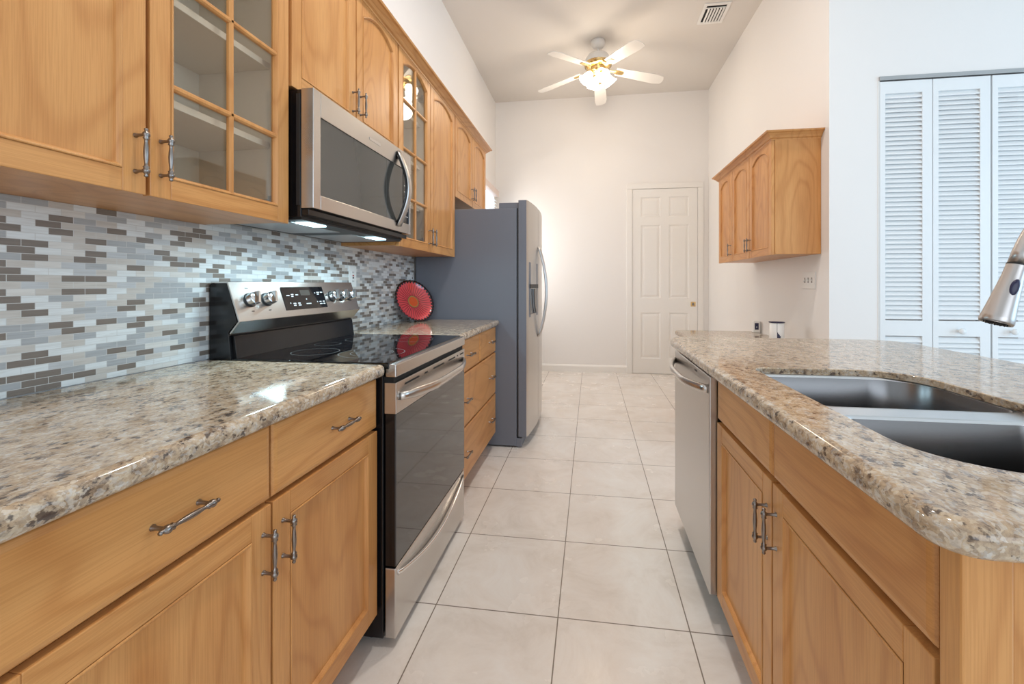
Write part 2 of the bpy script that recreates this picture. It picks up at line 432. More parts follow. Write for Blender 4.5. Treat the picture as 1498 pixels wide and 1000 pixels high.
# ------------------------------------------------------------------ the room
struct(B(XW-0.15, 5.55, -4.15, YB+0.15, -0.1, 0, FLOOR), 'floor', 'cream ceramic tiles with thin brown grout lines', 'floor')
struct(B(XW-0.15, 5.55, -4.15, YB+0.15, HC, HC+0.1, CEIL), 'ceiling', 'high flat off white ceiling above kitchen', 'ceiling')
struct(B(XW-0.15, XW, -4.15, YB+0.15, 0, HC, WALL), 'wall_left', 'white wall behind the oak cabinet run', 'wall')
struct(B(XW, XR_+0.02, YB, YB+0.15, 0, HC, WALL), 'wall_back', 'cream white end wall with the panelled door', 'wall')
mb = MB()
mb.box(XR_, XR_+0.14, YC+0.12, YB, 0, HC, WALL)
struct(mb, 'wall_right', 'white wall carrying the small oak cabinet', 'wall')
mb = MB().use(WALL)
OX0, OX1, OZ = 1.783, 3.05, 2.455
mb.box(XR_, OX0, YC, YC+0.12, 0, HC); mb.box(OX1, 5.4, YC, YC+0.12, 0, HC); mb.box(OX0, OX1, YC, YC+0.12, OZ, HC)
struct(mb, 'wall_closet', 'pale blue white wall around the louvred closet doors', 'wall')
struct(B(OX0-0.1, OX1+0.1, YC+0.7, YC+0.75, 0, 2.6, WALL), 'wall_closet_inside', 'inner back wall of closet', 'wall')
# great room shell with window openings
mb = MB().use(WALL)
mb.box(5.4, 5.5, -4.0, -1.6, 0, HC); mb.box(5.4, 5.5, 2.0, YC+0.12, 0, HC); mb.box(5.4, 5.5, -1.6, 2.0, 0, 0.5); mb.box(5.4, 5.5, -1.6, 2.0, 2.9, HC)
struct(mb, 'wall_great_room', 'white far right wall with a wide window opening', 'wall')
mb = MB().use(WALL)
mb.box(XW, -0.5, -4.1, -4.0, 0, HC); mb.box(3.7, 5.5, -4.1, -4.0, 0, HC); mb.box(-0.5, 3.7, -4.1, -4.0, 0, 0.5); mb.box(-0.5, 3.7, -4.1, -4.0, 2.9, HC)
struct(mb, 'wall_rear', 'white wall behind the camera with a wide window opening', 'wall')

# baseboards
def base_profile(y): return [(y, 0), (y-0.014, 0), (y-0.014, 0.075), (y-0.009, 0.088), (y-0.004, 0.095), (y, 0.098)]
mb = MB(); mb.prism(base_profile(YB), 0, XW, 0.50, TRIMW)
struct(mb, 'baseboard_back', 'white skirting along the end wall', 'baseboard')

# six panel door ------------------------------------------------------------
DX0, DX1, DZ = 0.541, 1.357, 2.415
root = bpy.data.objects.new('door_1', None); COL.objects.link(root); root.location = (0.95, YB, 0); WLOC['door_1'] = Vector(root.location)
root['kind'] = 'structure'; root['label'] = 'white six panel door in the end wall'; root['category'] = 'door'
YD = YB - 0.012
mb = MB().use(TRIMW)
st, mu_ = 0.105, 0.105
rails = [(0.006, 0.20), (0.80, 0.99), (1.945, 2.05), (2.31, DZ)]
xs = [(DX0, DX0+st), ((DX0+DX1)/2-mu_/2, (DX0+DX1)/2+mu_/2), (DX1-st, DX1)]
for a, b_ in xs: mb.box(a, b_, YD, YB+0.02, 0.006, DZ)
for z0, z1 in rails:
    for a, b_ in ((xs[0][1], xs[1][0]), (xs[1][1], xs[2][0])):
        mb.box(a, b_, YD, YB+0.02, z0, z1)
for (z0, z1) in ((0.20, 0.80), (0.99, 1.945), (2.05, 2.31)):
    for a, b_ in ((xs[0][1], xs[1][0]), (xs[1][1], xs[2][0])):
        def rg(i, y): return [(a+i, y, z0+i), (b_-i, y, z0+i), (b_-i, y, z1-i), (a+i, y, z1-i)]
        mb.loft([rg(0, YD), rg(0.012, YD+0.008), rg(0.02, YD+0.008), rg(0.045, YD+0.002)], True, False, True)
bake(mb, 'door_leaf', root)
mb = MB().use(TRIMW)
CW = 0.075
for x0, x1 in ((DX0-CW, DX0-0.004), (DX1+0.004, DX1+CW)):
    mb.box(x0, x1, YB-0.022, YB, 0, DZ+0.004)
mb.box(DX0-CW, DX1+CW, YB-0.022, YB, DZ+0.004, DZ+CW)
bake(mb, 'door_casing', root, 0.005)
mb = B(1.275, 1.335, YD-0.004, YD, 0.885, 0.945, BRASS); mb.box(1.29, 1.32, YD-0.006, YD-0.004, 0.897, 0.933, PEWTER)
o = bake(mb, 'flush_latch', root, 0.001); o['label'] = 'square brass flush latch'

# closet bifold doors -------------------------------------------------------
mb = B(OX0, OX1, YC-0.012, YC+0.03, 2.437, 2.462, STAINL)
struct(mb, 'trim_1', 'grey metal track above the closet doors', 'door track')
mb = MB().use(LOUV); mb.box(OX0-0.004, OX0+0.002, YC-0.004, YC+0.03, 0, 2.437)
struct(mb, 'trim_2', 'thin white jamb of closet opening', 'trim')
def louvre_panel(root, x0, x1):
    y0, y1 = YC-0.006, YC+0.024
    mb = MB().use(LOUV)
    s = 0.052 if x1 - x0 > 0.3 else 0.05
    mb.box(x0, x0+0.03, y0, y1, 0.02, 2.43); mb.box(x1-0.055, x1, y0, y1, 0.02, 2.43)
    xa, xb = x0+0.03, x1-0.055
    mb.box(xa, xb, y0, y1, 2.355, 2.43); mb.box(xa, xb, y0, y1, 0.85, 0.945); mb.box(xa, xb, y0, y1, 0.02, 0.16)
    def sl(z0, z1):
        z = z0 + 0.008
        while z < z1:
            # tilted slat, lower edge towards the kitchen
            mb.prism([(y0+0.002, z), (y0+0.002, z+0.006), (y0+0.017, z+0.033), (y0+0.020, z+0.028)], 0, xa, xb)
            z += 0.0292
    sl(0.945, 2.345); sl(0.16, 0.835)
    return bake(mb, 'louvre_panel', root, 0)
px = [1.786, 2.079, 2.392, 2.402, 2.708, 3.04]
for di, (a, m_, b_) in enumerate(((1.786, 2.080, 2.392), (2.402, 2.712, 3.046))):
    r = bpy.data.objects.new(f'door_{di+2}', None); COL.objects.link(r); r.location = ((a+b_)/2, YC, 0); WLOC[r.name] = Vector(r.location)
    r['kind'] = 'structure'; r['category'] = 'door'
    r['label'] = ('white louvred bifold closet door nearest the wall corner', 'white louvred bifold closet door cut by right picture edge')[di]
    p1 = louvre_panel(r, a, m_-0.002); p2 = louvre_panel(r, m_+0.002, b_)
    kx, kp = ((2.222, p2), (2.50, p1))[di]
    mb = MB().lathe([(0.008, 0), (0.007, 0.012), (0.017, 0.02), (0.019, 0.028), (0.012, 0.036), (0, 0.038)], (kx, YC-0.006, 0.885), (0, -1, 0), 16, LOUV)
    bake(mb, 'door_knob', kp)
    COL.update_tag() if False else None

# far window on left wall -----------------------------------------------------
r = bpy.data.objects.new('window_1', None); COL.objects.link(r); r.location = (XW, 5.1, 1.0); WLOC['window_1'] = Vector(r.location)
r['kind'] = 'structure'; r['label'] = 'window with white blinds behind the refrigerator'; r['category'] = 'window'
mb = MB().use(TRIMW)
wy0, wy1, wz0, wz1 = 4.72, 5.60, 0.95, 2.36
mb.box(XW, XW+0.02, wy0, wy0+0.04, wz0, wz1); mb.box(XW, XW+0.02, wy1-0.04, wy1, wz0, wz1); mb.box(XW, XW+0.02, wy0, wy1, wz0, wz0+0.04)
bake(mb, 'window_frame', r)
bake(B(XW+0.001, XW+0.004, wy0+0.04, wy1-0.04, wz0+0.04, wz1, DAYGLASS), 'window_pane', r)
mb = MB().use(BLIND)
z = wz0+0.05
while z < wz1-0.06:
    mb.prism([(XW+0.02, z+0.018), (XW+0.022, z+0.02), (XW+0.052, z+0.002), (XW+0.05, z)], 1, wy0+0.01, wy1-0.01) if False else mb.loft([[(XW+0.02, y, z+0.018), (XW+0.022, y, z+0.02), (XW+0.052, y, z+0.002), (XW+0.05, y, z)] for y in (wy0+0.01, wy1-0.01)], True, True, True)
    z += 0.04
bake(mb, 'blind', r)
bake(B(XW, XW+0.075, wy0-0.01, wy1+0.01, 2.345, 2.425, VALANCE), 'blind_valance', r, 0.004)

# backsplash -----------------------------------------------------------------
mb = MB().use(MOSAIC)
mb.box(XW, XW+0.008, 0.20, 2.984, 0.914, 1.3695); mb.box(XW, XW+0.008, 1.2755, 2.0625, 1.3695, 1.60)
o = finish(mb, 'trim_3', None, (XW, 0.803-0.0249, 0.9285), 0); o['kind'] = 'structure'
tag(o, 'grey, white and taupe brick mosaic tile backsplash behind the range', 'backsplash')

# ------------------------------------------------------------------ shared pull
def pull_mesh():
    mb = MB().use(PEWTER)
    # bar runs along local Z, posts along local -X to the door face at x=0, bar at x=0.027
    prof = [(0.0, -0.053), (0.003, -0.0525), (0.0042, -0.050), (0.0028, -0.047), (0.0050, -0.0445), (0.0070, -0.041), (0.0070, -0.037), (0.0046, -0.034), (0.0062, -0.031),
            (0.0036, -0.028), (0.0034, -0.022), (0.0046, -0.012), (0.0052, 0.0)]
    full = prof + [(r_, -h) for r_, h in reversed(prof[:-1])]
    mb.lathe(full, (0.027, 0, 0), (0, 0, 1), 10)
    for s in (-1, 1):
        mb.lathe([(0.0055, 0), (0.005, 0.002), (0.0036, 0.005), (0.0032, 0.018), (0.004, 0.026)], (0, 0, s*0.039), (1, 0, 0), 8)
    me = bpy.data.meshes.new('pull')
    bmesh.ops.recalc_face_normals(mb.bm, faces=mb.bm.faces)
    mb.bm.to_mesh(me); mb.bm.free(); me.materials.append(PEWTER)
    return me
PULL = pull_mesh()
def pull(parent, loc, side=1, horizontal=False):
    o = bpy.data.objects.new('pull', PULL); COL.objects.link(o)
    o.parent = parent; o.location = Vector(loc) - WLOC[parent.name]
    mt = Matrix.Rotation(0 if side > 0 else PI, 4, 'Z')
    if horizontal: mt = mt @ Matrix.Rotation(PI/2, 4, 'X')
    o.rotation_euler = mt.to_euler()
    return o

# ------------------------------------------------------------------ doors and drawer fronts
def P3(side, xf):
    """local (n out of face, u along y, v up) -> world"""
    return lambda n, u, v: (xf + side*n, u, v)
def strip_box(mb, F, n0, n1, u0, u1, v0, v1, m):
    mb.use(m)
    mb.loft([[F(n0, u0, v0), F(n0, u1, v0), F(n0, u1, v1), F(n0, u0, v1)], [F(n1, u0, v0), F(n1, u1, v0), F(n1, u1, v1), F(n1, u0, v1)]], True, True, True)
def cab_door(parent, side, xf, u0, u1, v0, v1, arch=False, glass=False, stile=0.05, spring=None, rise=0.042, munt=None, label=None, vgrain=True, th=0.02):
    """xf = front face; frame-and-panel door with moulded inner edge"""
    F = P3(side, xf)
    mb = MB()
    a0, a1, b0 = u0+stile, u1-stile, v0+stile
    if arch:
        b1 = spring
        n = 18
        um, w = (a0+a1)/2, (a1-a0)/2
        sh = 0.012
        w2 = w - sh
        rad = (w2*w2 + rise*rise)/(2*rise)
        top = []
        for i in range(n+1):
            u = um + w2 - 2*w2*i/n
            top.append((u, b1 + math.sqrt(max(0, rad*rad-(u-um)**2)) - (rad-rise) + 0.006))
        top = [(a1, b1)] + top + [(a0, b1)]
    else:
        b1 = v1 - stile
        top = [(a1, b1), (a0, b1)]
    # stiles, bottom rail
    for s0, s1 in ((u0, a0), (a1, u1)): strip_box(mb, F, -th, 0, s0, s1, v0, v1, OAKZ)
    strip_box(mb, F, -th, 0, a0, a1, v0, b0, OAKY)
    # top rail
    mb.use(OAKY)
    seq = list(reversed(top))
    for (ua, va), (ub, vb) in zip(seq, seq[1:]):
        if abs(ub-ua) < 1e-6: continue
        mb.loft([[F(-th, ua, va), F(-th, ub, vb), F(-th, ub, v1), F(-th, ua, v1)], [F(0, ua, va), F(0, ub, vb), F(0, ub, v1), F(0, ua, v1)]], True, True, True)
    # moulded inner edge: loop swept with a small profile
    loop = [(a0, b0), (a1, b0)] + top
    def inset(lp, d):
        out = []
        m_ = len(lp)
        for i in range(m_):
            p0, p1, p2 = Vector(lp[i-1]), Vector(lp[i]), Vector(lp[(i+1) % m_])
            e1, e2 = (p1-p0), (p2-p1)
            if e1.length < 1e-7: e1 = e2
            if e2.length < 1e-7: e2 = e1
            e1.normalize(); e2.normalize()
            n1 = Vector((-e1.y, e1.x)); n2 = Vector((-e2.y, e2.x))
            nb = (n1+n2)
            if nb.length < 1e-6: nb = n1
            nb.normalize()
            c = max(0.45, nb.dot(n1))
            q = p1 + nb*(d/c)
            out.append((q.x, q.y))
        return out
    mb.use(OAKZ)
    prof = [(0, 0), (0, 0.0015), (0.003, 0.0025), (0.006, 0.0005), (0.009, -0.004), (0.011, -0.009), (0.011, -0.014)]
    mb.loft([[F(nn, u, v) for u, v in inset(loop, d)] for d, nn in prof], True)
    if not glass:
        lp = inset(loop, 0.0105)
        mb.use(OAKZ)
        vs = [mb.bm.verts.new(F(-0.009, u, v)) for u, v in lp]
        mb._f(vs)
        mb.box(*sorted((xf-side*0.012, xf-side*th)), a0-0.001, a1+0.001, b0-0.001, (v1-0.01))
    else:
        um = (a0+a1)/2
        vt = spring + rise if arch else b1
        mb.use(OAKZ)
        def bar(uu0, uu1, vv0, vv1):
            hu = uu1-uu0 < vv1-vv0
            if hu:
                c = (uu0+uu1)/2; w = (uu1-uu0)/2
                pr_ = [(c-w, -0.012), (c-w, -0.003), (c-w*0.4, 0.001), (c+w*0.4, 0.001), (c+w, -0.003), (c+w, -0.012)]
                mb.loft([[F(nn, u, v) for u, nn in pr_] for v in (vv0, vv1)], True, True, True)
            else:
                c = (vv0+vv1)/2; w = (vv1-vv0)/2
                pr_ = [(c-w, -0.012), (c-w, -0.003), (c-w*0.4, 0.001), (c+w*0.4, 0.001), (c+w, -0.003), (c+w, -0.012)]
                mb.loft([[F(nn, u, v) for v, nn in pr_] for u in (uu0, uu1)], True, True, True)
        bar(um-0.008, um+0.008, b0, vt+0.004)
        for z_ in munt: bar(a0, a1, z_-0.008, z_+0.008)
    d = bake(mb, 'door', parent, 0.0025)
    if label: d['label'] = label
    if glass:
        g = MB().use(GLASS)
        lp = inset(loop, -0.004)
        vs = [g.bm.verts.new(F(-0.010, u, v)) for u, v in lp]; g._f(vs)
        vs2 = [g.bm.verts.new(F(-0.013, u, v)) for u, v in lp]; g._f(list(reversed(vs2)))
        m_ = len(vs)
        for i in range(m_): g._f([vs[i], vs2[i], vs2[(i+1) % m_], vs[(i+1) % m_]])
        bake(g, 'glass_pane', d)
    return d
def drawer_front(parent, side, xf, u0, u1, v0, v1, pulls=(), label=None):
    F = P3(side, xf)
    mb = MB()
    e = 0.008
    mb.use(OAKY)
    def rg(i, n): return [F(n, u0+i, v0+i), F(n, u1-i, v0+i), F(n, u1-i, v1-i), F(n, u0+i, v1-i)]
    mb.loft([rg(0, -0.02), rg(0, -0.006), rg(0.003, -0.002), rg(0.012, 0)], True, True, True)
    d = bake(mb, 'drawer_front', parent, 0.001, 1)
    if label: d['label'] = label
    for u in pulls: pull(d, F(0, u, (v0+v1)/2), side, True)
    return d

# ------------------------------------------------------------------ left base cabinet (camera side of the range)
XF = -0.674
c = thing('base_cabinet', 'honey oak base cabinet left of the range, two drawers over two doors', 'cabinet', (XW+0.31, 0.82, 0))
mb = MB().use(OAKZ)
mb.box(XW+0.004, XF-0.021, 0.362, 1.272, 0.105, 0.874)
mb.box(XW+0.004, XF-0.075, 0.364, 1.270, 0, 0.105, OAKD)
bake(mb, 'body', c, 0.002)
for u0, u1 in ((0.366, 0.817), (0.824, 1.269)):
    drawer_front(c, 1, XF, u0, u1, 0.712, 0.868, (0.61 if u0 < 0.5 else 1.072,))
    d = cab_door(c, 1, XF, u0, u1, 0.118, 0.702, stile=0.052)
    pull(d, (XF, 0.795 if u0 < 0.5 else 0.852, 0.608), 1)

# drawer base between the range and the refrigerator
c = thing('drawer_cabinet', 'honey oak drawer cabinet between the range and the refrigerator', 'cabinet', (XW+0.31, 2.5, 0))
mb = MB().use(OAKZ)
mb.box(XW+0.004, XF-0.021, 2.045, 2.972, 0.105, 0.874)
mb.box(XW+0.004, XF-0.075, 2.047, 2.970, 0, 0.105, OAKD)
bake(mb, 'body', c, 0.002)
drawer_front(c, 1, XF, 2.050, 2.523, 0.692, 0.868, (2.29,)); drawer_front(c, 1, XF, 2.531, 2.966, 0.692, 0.868, (2.80,))
drawer_front(c, 1, XF, 2.050, 2.966, 0.398, 0.684, (2.22, 2.80)); drawer_front(c, 1, XF, 2.050, 2.966, 0.112, 0.390, (2.22, 2.80))

# ------------------------------------------------------------------ granite slabs
def rrect(x0, x1, y0, y1, radii, inset=0, n=8):
    """corner order (x0,y0),(x1,y0),(x1,y1),(x0,y1)"""
    out = []
    cs = [(x0, y0, 1, 1, PI), (x1, y0, -1, 1, 1.5*PI), (x1, y1, -1, -1, 0), (x0, y1, 1, -1, 0.5*PI)]
    for (cx_, cy_, sx_, sy_, a0), r_ in zip(cs, radii):
        r2 = max(r_-inset, 0.0005)
        ox, oy = cx_ + sx_*(inset+r2), cy_ + sy_*(inset+r2)
        for k in range(n+1):
            a = a0 + (PI/2)*k/n
            out.append((ox+r2*math.cos(a), oy+r2*math.sin(a)))
    return out
BULL = [(0.010, 0.0), (0.005, 0.0015), (0.0015, 0.006), (0.0, 0.013), (0.0, 0.023), (0.002, 0.030), (0.006, 0.0345), (0.013, 0.0375), (0.018, 0.038)]
def slab(name, x0, x1, y0, y1, ztop, radii, hole=None, edges=BULL):
    mb = MB().use(GRANITE)
    zb = ztop - 0.038
    rings = []
    for ins, h in edges:
        rings.append([(x, y, zb+h) for x, y in rrect(x0, x1, y0, y1, radii, ins)])
    mb.smooth = True
    vr = mb.loft(rings, True)
    mb.smooth = False
    if hole is None:
        mb._f(vr[-1]); mb._f(list(reversed(vr[0])))
    else:
        hp = rrect(*hole)
        mb.smooth = True
        hr = mb.loft([[(x, y, ztop-0.002) for x, y in hp], [(x, y, ztop-0.018) for x, y in hp]], True)
        tp = mb.loft([[(x, y, ztop) for x, y in rrect(*hole, -0.002)], [(x, y, ztop-0.002) for x, y in hp]], True)
        mb.smooth = False
        wide = rrect(*hole, -0.062)
        bt = mb.loft([[(x, y, ztop-0.018) for x, y in hp], [(x, y, ztop-0.018) for x, y in wide], [(x, y, zb) for x, y in wide]], True)
        for a, b_ in ((vr[-1], tp[0]), (vr[0], bt[-1])):
            es = []
            for lp in (a, b_):
                for i in range(len(lp)):
                    e = mb.bm.edges.get((lp[i], lp[(i+1) % len(lp)]))
                    if e: es.append(e)
            bmesh.ops.triangle_fill(mb.bm, use_beauty=True, edges=es)
    return bake(mb, name)
tag(slab('granite_countertop', XW+0.009, -0.649, 0.34, 1.276, 0.914, (0.002, 0.012, 0.012, 0.002)),
    'speckled tan granite worktop in the left foreground, left of the range', 'countertop')
tag(slab('granite_countertop', XW+0.009, -0.649, 2.036, 2.978, 0.914, (0.002, 0.012, 0.02, 0.002)),
    'short granite worktop between the range and the refrigerator, holding the red plate', 'countertop')

# ------------------------------------------------------------------ upper cabinets on the left wall
UF, UT = -0.979, 2.405
def wall_cab_body(c, u0, u1, z0, z1, hollow=None):
    xb, xf = XW+0.001, UF-0.021
    mb = MB()
    if hollow is None:
        mb.box(xb, xf, u0, u1, z0, z1, OAKZ)
        bake(mb, 'body', c, 0.0015)
        return
    ha, hb = hollow
    t = 0.018
    if ha > u0+0.03: mb.box(xb, xf, u0, ha, z0, z1, OAKZ)
    if hb < u1-0.03: mb.box(xb, xf, hb, u1, z0, z1, OAKZ)
    mb.box(xb, xf-0.0, ha, hb, z0, z0+t, OAKY); mb.box(xb, xf, ha, hb, z1-t, z1, OAKY)
    # the outer sides of the hollow bay
    mb.box(xb, xf, hb-t, hb, z0+t, z1-t, OAKZ); mb.box(xb, xf, ha, ha+t, z0+t, z1-t, OAKZ)
    # cream lining
    q = 0.002
    mb.box(xb, xb+0.006, ha+t, hb-t, z0+t, z1-t, CREAM)
    mb.box(xb+0.006, xf-0.001, hb-t-q, hb-t, z0+t, z1-t); mb.box(xb+0.006, xf-0.001, ha+t, ha+t+q, z0+t, z1-t)
    mb.box(xb+0.006, xf-0.001, ha+t+q, hb-t-q, z0+t, z0+t+q); mb.box(xb+0.006, xf-0.001, ha+t+q, hb-t-q, z1-t-q, z1-t)
    bake(mb, 'body', c)
    for zz in (1.628, 1.885, 2.145):
        bake(B(xb+0.008, xf-0.035, ha+t+q+0.001, hb-t-q-0.001, zz-0.019, zz, CREAM), 'shelf', c, 0.001)
    for zz in (z0+0.06, z1-0.11):
        h = MB().use(STAINL); h.box(xf-0.045, xf-0.002, hb-t-0.018, hb-t-q-0.0005, zz-0.012, zz+0.012); h.box(xf-0.02, xf-0.002, hb-t-0.030, hb-t-0.016, zz-0.02, zz+0.02)
        bake(h, 'hinge', c, 0.001)
MUNT = (1.634, 1.892, 2.15)
c = thing('wall_cabinet', 'oak wall cabinet left of the microwave, one solid door and one glass door', 'cabinet', (XW+0.16, 0.82, 1.37))
wall_cab_body(c, 0.366, 1.270, 1.37, UT, (0.822, 1.270))
d = cab_door(c, 1, UF, 0.370, 0.815, 1.366, UT-0.004, arch=True, spring=2.33, stile=0.048); pull(d, (UF, 0.793, 1.452), 1)
d = cab_door(c, 1, UF, 0.824, 1.264, 1.366, UT-0.004, arch=True, spring=2.33, glass=True, munt=MUNT, stile=0.048, label='door glazed in eight small panes'); pull(d, (UF, 0.848, 1.456), 1)
c = thing('wall_cabinet', 'short oak wall cabinet directly above the microwave, two arched doors', 'cabinet', (XW+0.16, 1.665, 1.82))
wall_cab_body(c, 1.274, 2.060, 1.826, UT)
d = cab_door(c, 1, UF, 1.279, 1.664, 1.824, UT-0.004, arch=True, spring=2.33, stile=0.048); pull(d, (UF, 1.640, 1.925), 1)
d = cab_door(c, 1, UF, 1.672, 2.054, 1.824, UT-0.004, arch=True, spring=2.33, stile=0.048); pull(d, (UF, 1.698, 1.932), 1)
c = thing('wall_cabinet', 'tall oak wall cabinet right of the microwave, glass door beside arched door', 'cabinet', (XW+0.16, 2.52, 1.37))
wall_cab_body(c, 2.064, 2.976, 1.37, UT, (2.064, 2.50))
d = cab_door(c, 1, UF, 2.068, 2.498, 1.366, UT-0.004, arch=True, spring=2.33, glass=True, munt=MUNT, stile=0.046, label='door glazed in eight small panes'); pull(d, (UF, 2.474, 1.456), 1)
d = cab_door(c, 1, UF, 2.506, 2.972, 1.366, UT-0.004, arch=True, spring=2.33, stile=0.05); pull(d, (UF, 2.532, 1.456), 1)
c = thing('wall_cabinet', 'short oak wall cabinet over the refrigerator, two arched doors', 'cabinet', (XW+0.16, 3.43, 1.81))
wall_cab_body(c, 2.980, 3.890, 1.812, UT)
d = cab_door(c, 1, UF, 2.986, 3.428, 1.810, UT-0.004, arch=True, spring=2.33, stile=0.05); pull(d, (UF, 3.404, 1.915), 1)
d = cab_door(c, 1, UF, 3.436, 3.884, 1.810, UT-0.004, arch=True, spring=2.33, stile=0.05); pull(d, (UF, 3.460, 1.915), 1)
# crown running over the whole row
def crown_prof(x, s, z):
    return [(x-s*0.018, z), (x+s*0.002, z), (x+s*0.004, z+0.008), (x+s*0.012, z+0.012), (x+s*0.020, z+0.022), (x+s*0.036, z+0.034), (x+s*0.046, z+0.037), (x+s*0.05, z+0.045), (x-s*0.018, z+0.045)]
mb = MB().use(OAKY)
pr1 = crown_prof(UF, 1, UT-0.008)
mb.loft([[(x, 0.36, z) for x, z in pr1], [(x, 3.895 + max(0, x-UF), z) for x, z in pr1]], True, True, False)
pr2 = [(x, 3.895 + max(0, x-UF), z) for x, z in pr1]
mb.loft([pr2, [(XW+0.001, y, z) for x, y, z in pr2]], True, False, True)
mb.box(XW+0.001, UF-0.018, 0.36, 3.893, UT, UT+0.01)
tag(bake(mb, 'crown_moulding'), 'oak crown moulding running along the top of the left wall cabinets', 'moulding')

# ------------------------------------------------------------------ microwave
MX = -0.905
MY0, MY1, MZ0, MZ1 = 1.283, 2.045, 1.420, 1.816
c = thing('microwave', 'stainless over the range microwave with a curved black handle', 'microwave', (XW+0.2, 1.664, 1.385))
mb = MB().use(BLACK)
mb.box(XW+0.009, MX-0.046, MY0+0.002, MY1-0.004, 1.392, MZ1-0.002)
mb.box(MX-0.046, MX-0.02, MY0+0.006, MY1-0.006, 1.398, MZ0-0.003)
mb.box(MX-0.062, MX-0.047, MY0-0.001, MY0+0.001, 1.43, 1.80, BLACKM)
bake(mb, 'body', c, 0.002)
mb = MB().use(STEEL_Y)
wy0_, wy1_, wz0_, wz1_ = 1.322, 1.795, 1.468, 1.732
cy0_, cy1_ = 1.962, 2.028
xb_ = MX-0.044
mb.box(xb_, MX, MY0, wy0_, MZ0, MZ1); mb.box(xb_, MX, cy1_, MY1, MZ0, MZ1)
mb.box(xb_, MX, wy0_, cy1_, MZ0, wz0_); mb.box(xb_, MX, wy0_, cy1_, wz1_, MZ1)
mb.box(xb_, MX-0.001, 1.835, cy0_, wz0_, wz1_) if False else None
mb.box(xb_, MX-0.0045, wy1_+0.001, cy0_, wz0_, wz1_, MWGLASS)
mb.box(xb_, MX-0.004, cy0_+0.002, cy1_, wz0_, wz1_, BLACKM)
mb.box(xb_, MX-0.004, wy0_, wy1_+0.001, wz0_, wz1_, MWGLASS)
bake(mb, 'door', c, 0.0015)
mb = B(MX-0.004, MX-0.0025, cy0_+0.003, cy1_-0.002, wz0_+0.002, wz1_-0.002, GLASSB)
for i in range(6):
    for j in range(3):
        mb.box(MX-0.0025, MX-0.0021, cy0_+0.012+j*0.016, cy0_+0.020+j*0.016, 1.50+i*0.030, 1.505+i*0.030, PRINT)
bake(mb, 'control_panel', c)
bake(B(MX, MX+0.0015, 1.640, 1.732, 1.765, 1.777, CHROME), 'name_badge', c, 0.0005)
# bowed handle
pts = [(MX+0.004+0.052*math.sin(PI*t), 1.905+0.0*t, 1.445+0.352*t) for t in [i/20 for i in range(21)]]
mb = MB().use(STEEL_Z); mb.tube(pts, [(0.020, 0.006)]*21, 12)
pts2 = [(x-0.009, y-0.004, z) for x, y, z in pts[1:-1]]
mb.use(BLACK); mb.tube(pts2, [(0.019, 0.006)]*19, 10)
bake(mb, 'handle', c)
mb = MB().use(BLACKM)
mb.box(XW+0.03, MX-0.05, MY0+0.01, MY1-0.01, 1.384, 1.392)
mb.box(XW+0.06, MX-0.12, MY0+0.05, MY0+0.34, 1.382, 1.384, STAINL); mb.box(XW+0.06, MX-0.12, MY1-0.34, MY1-0.05, 1.382, 1.384)
bake(mb, 'vent_grille', c)
for y in (1.40, 1.86):
    bake(B(MX-0.115, MX-0.065, y-0.05, y+0.05, 1.380, 1.384, LAMPC), 'hood_light', c)
    area('hood_light_beam', (MX-0.09, y, 1.376), (0, R(-12), 0), 0.05, 0.10, 2.6, (0.60, 0.88, 1.0))

# ------------------------------------------------------------------ range
RY0, RY1 = 1.283, 2.028
c = thing('range', 'freestanding stainless electric range with black glass cooktop and oven door', 'range', (-0.96, 1.655, 0))
mb = MB().use(BLACK)
mb.box(-1.285, -0.661, RY0, RY1, 0.03, 0.893)
for x in (-1.2, -0.72):
    for y in (RY0+0.05, RY1-0.05): mb.lathe([(0.018, 0), (0.018, 0.03)], (x, y, 0), (0, 0, 1), 10, cap0=True)
bake(mb, 'body', c, 0.002)
mb = MB().use(GLASSB); mb.box(-1.205, -0.640, RY0-0.002, RY1+0.002, 0.896, 0.916)
ck = bake(mb, 'cooktop', c, 0.003)
def ring(cx_, cy_, r_):
    m2 = MB().use(RING)
    n = 48
    m2.loft([[(cx_+rr*math.cos(2*PI*k/n), cy_+rr*math.sin(2*PI*k/n), 0.9164) for k in range(n)] for rr in (r_-0.0012, r_+0.0012)], True)
    bake(m2, 'burner_ring', ck)
for a in ((-1.02, 1.46, 0.082), (-0.80, 1.47, 0.115), (-0.80, 1.47, 0.075), (-1.02, 1.84, 0.098), (-0.80, 1.85, 0.082), (-1.10, 1.655, 0.05)): ring(*a)
mb = MB().use(STEEL_Y); mb.box(-0.655, -0.617, RY0, RY1, 0.870, 0.912)
bake(mb, 'front_trim', c, 0.004)
mb = B(-0.66, -0.628, RY0+0.004, RY1-0.004, 0.853, 0.870, DARKB); bake(mb, 'vent_gap', c)
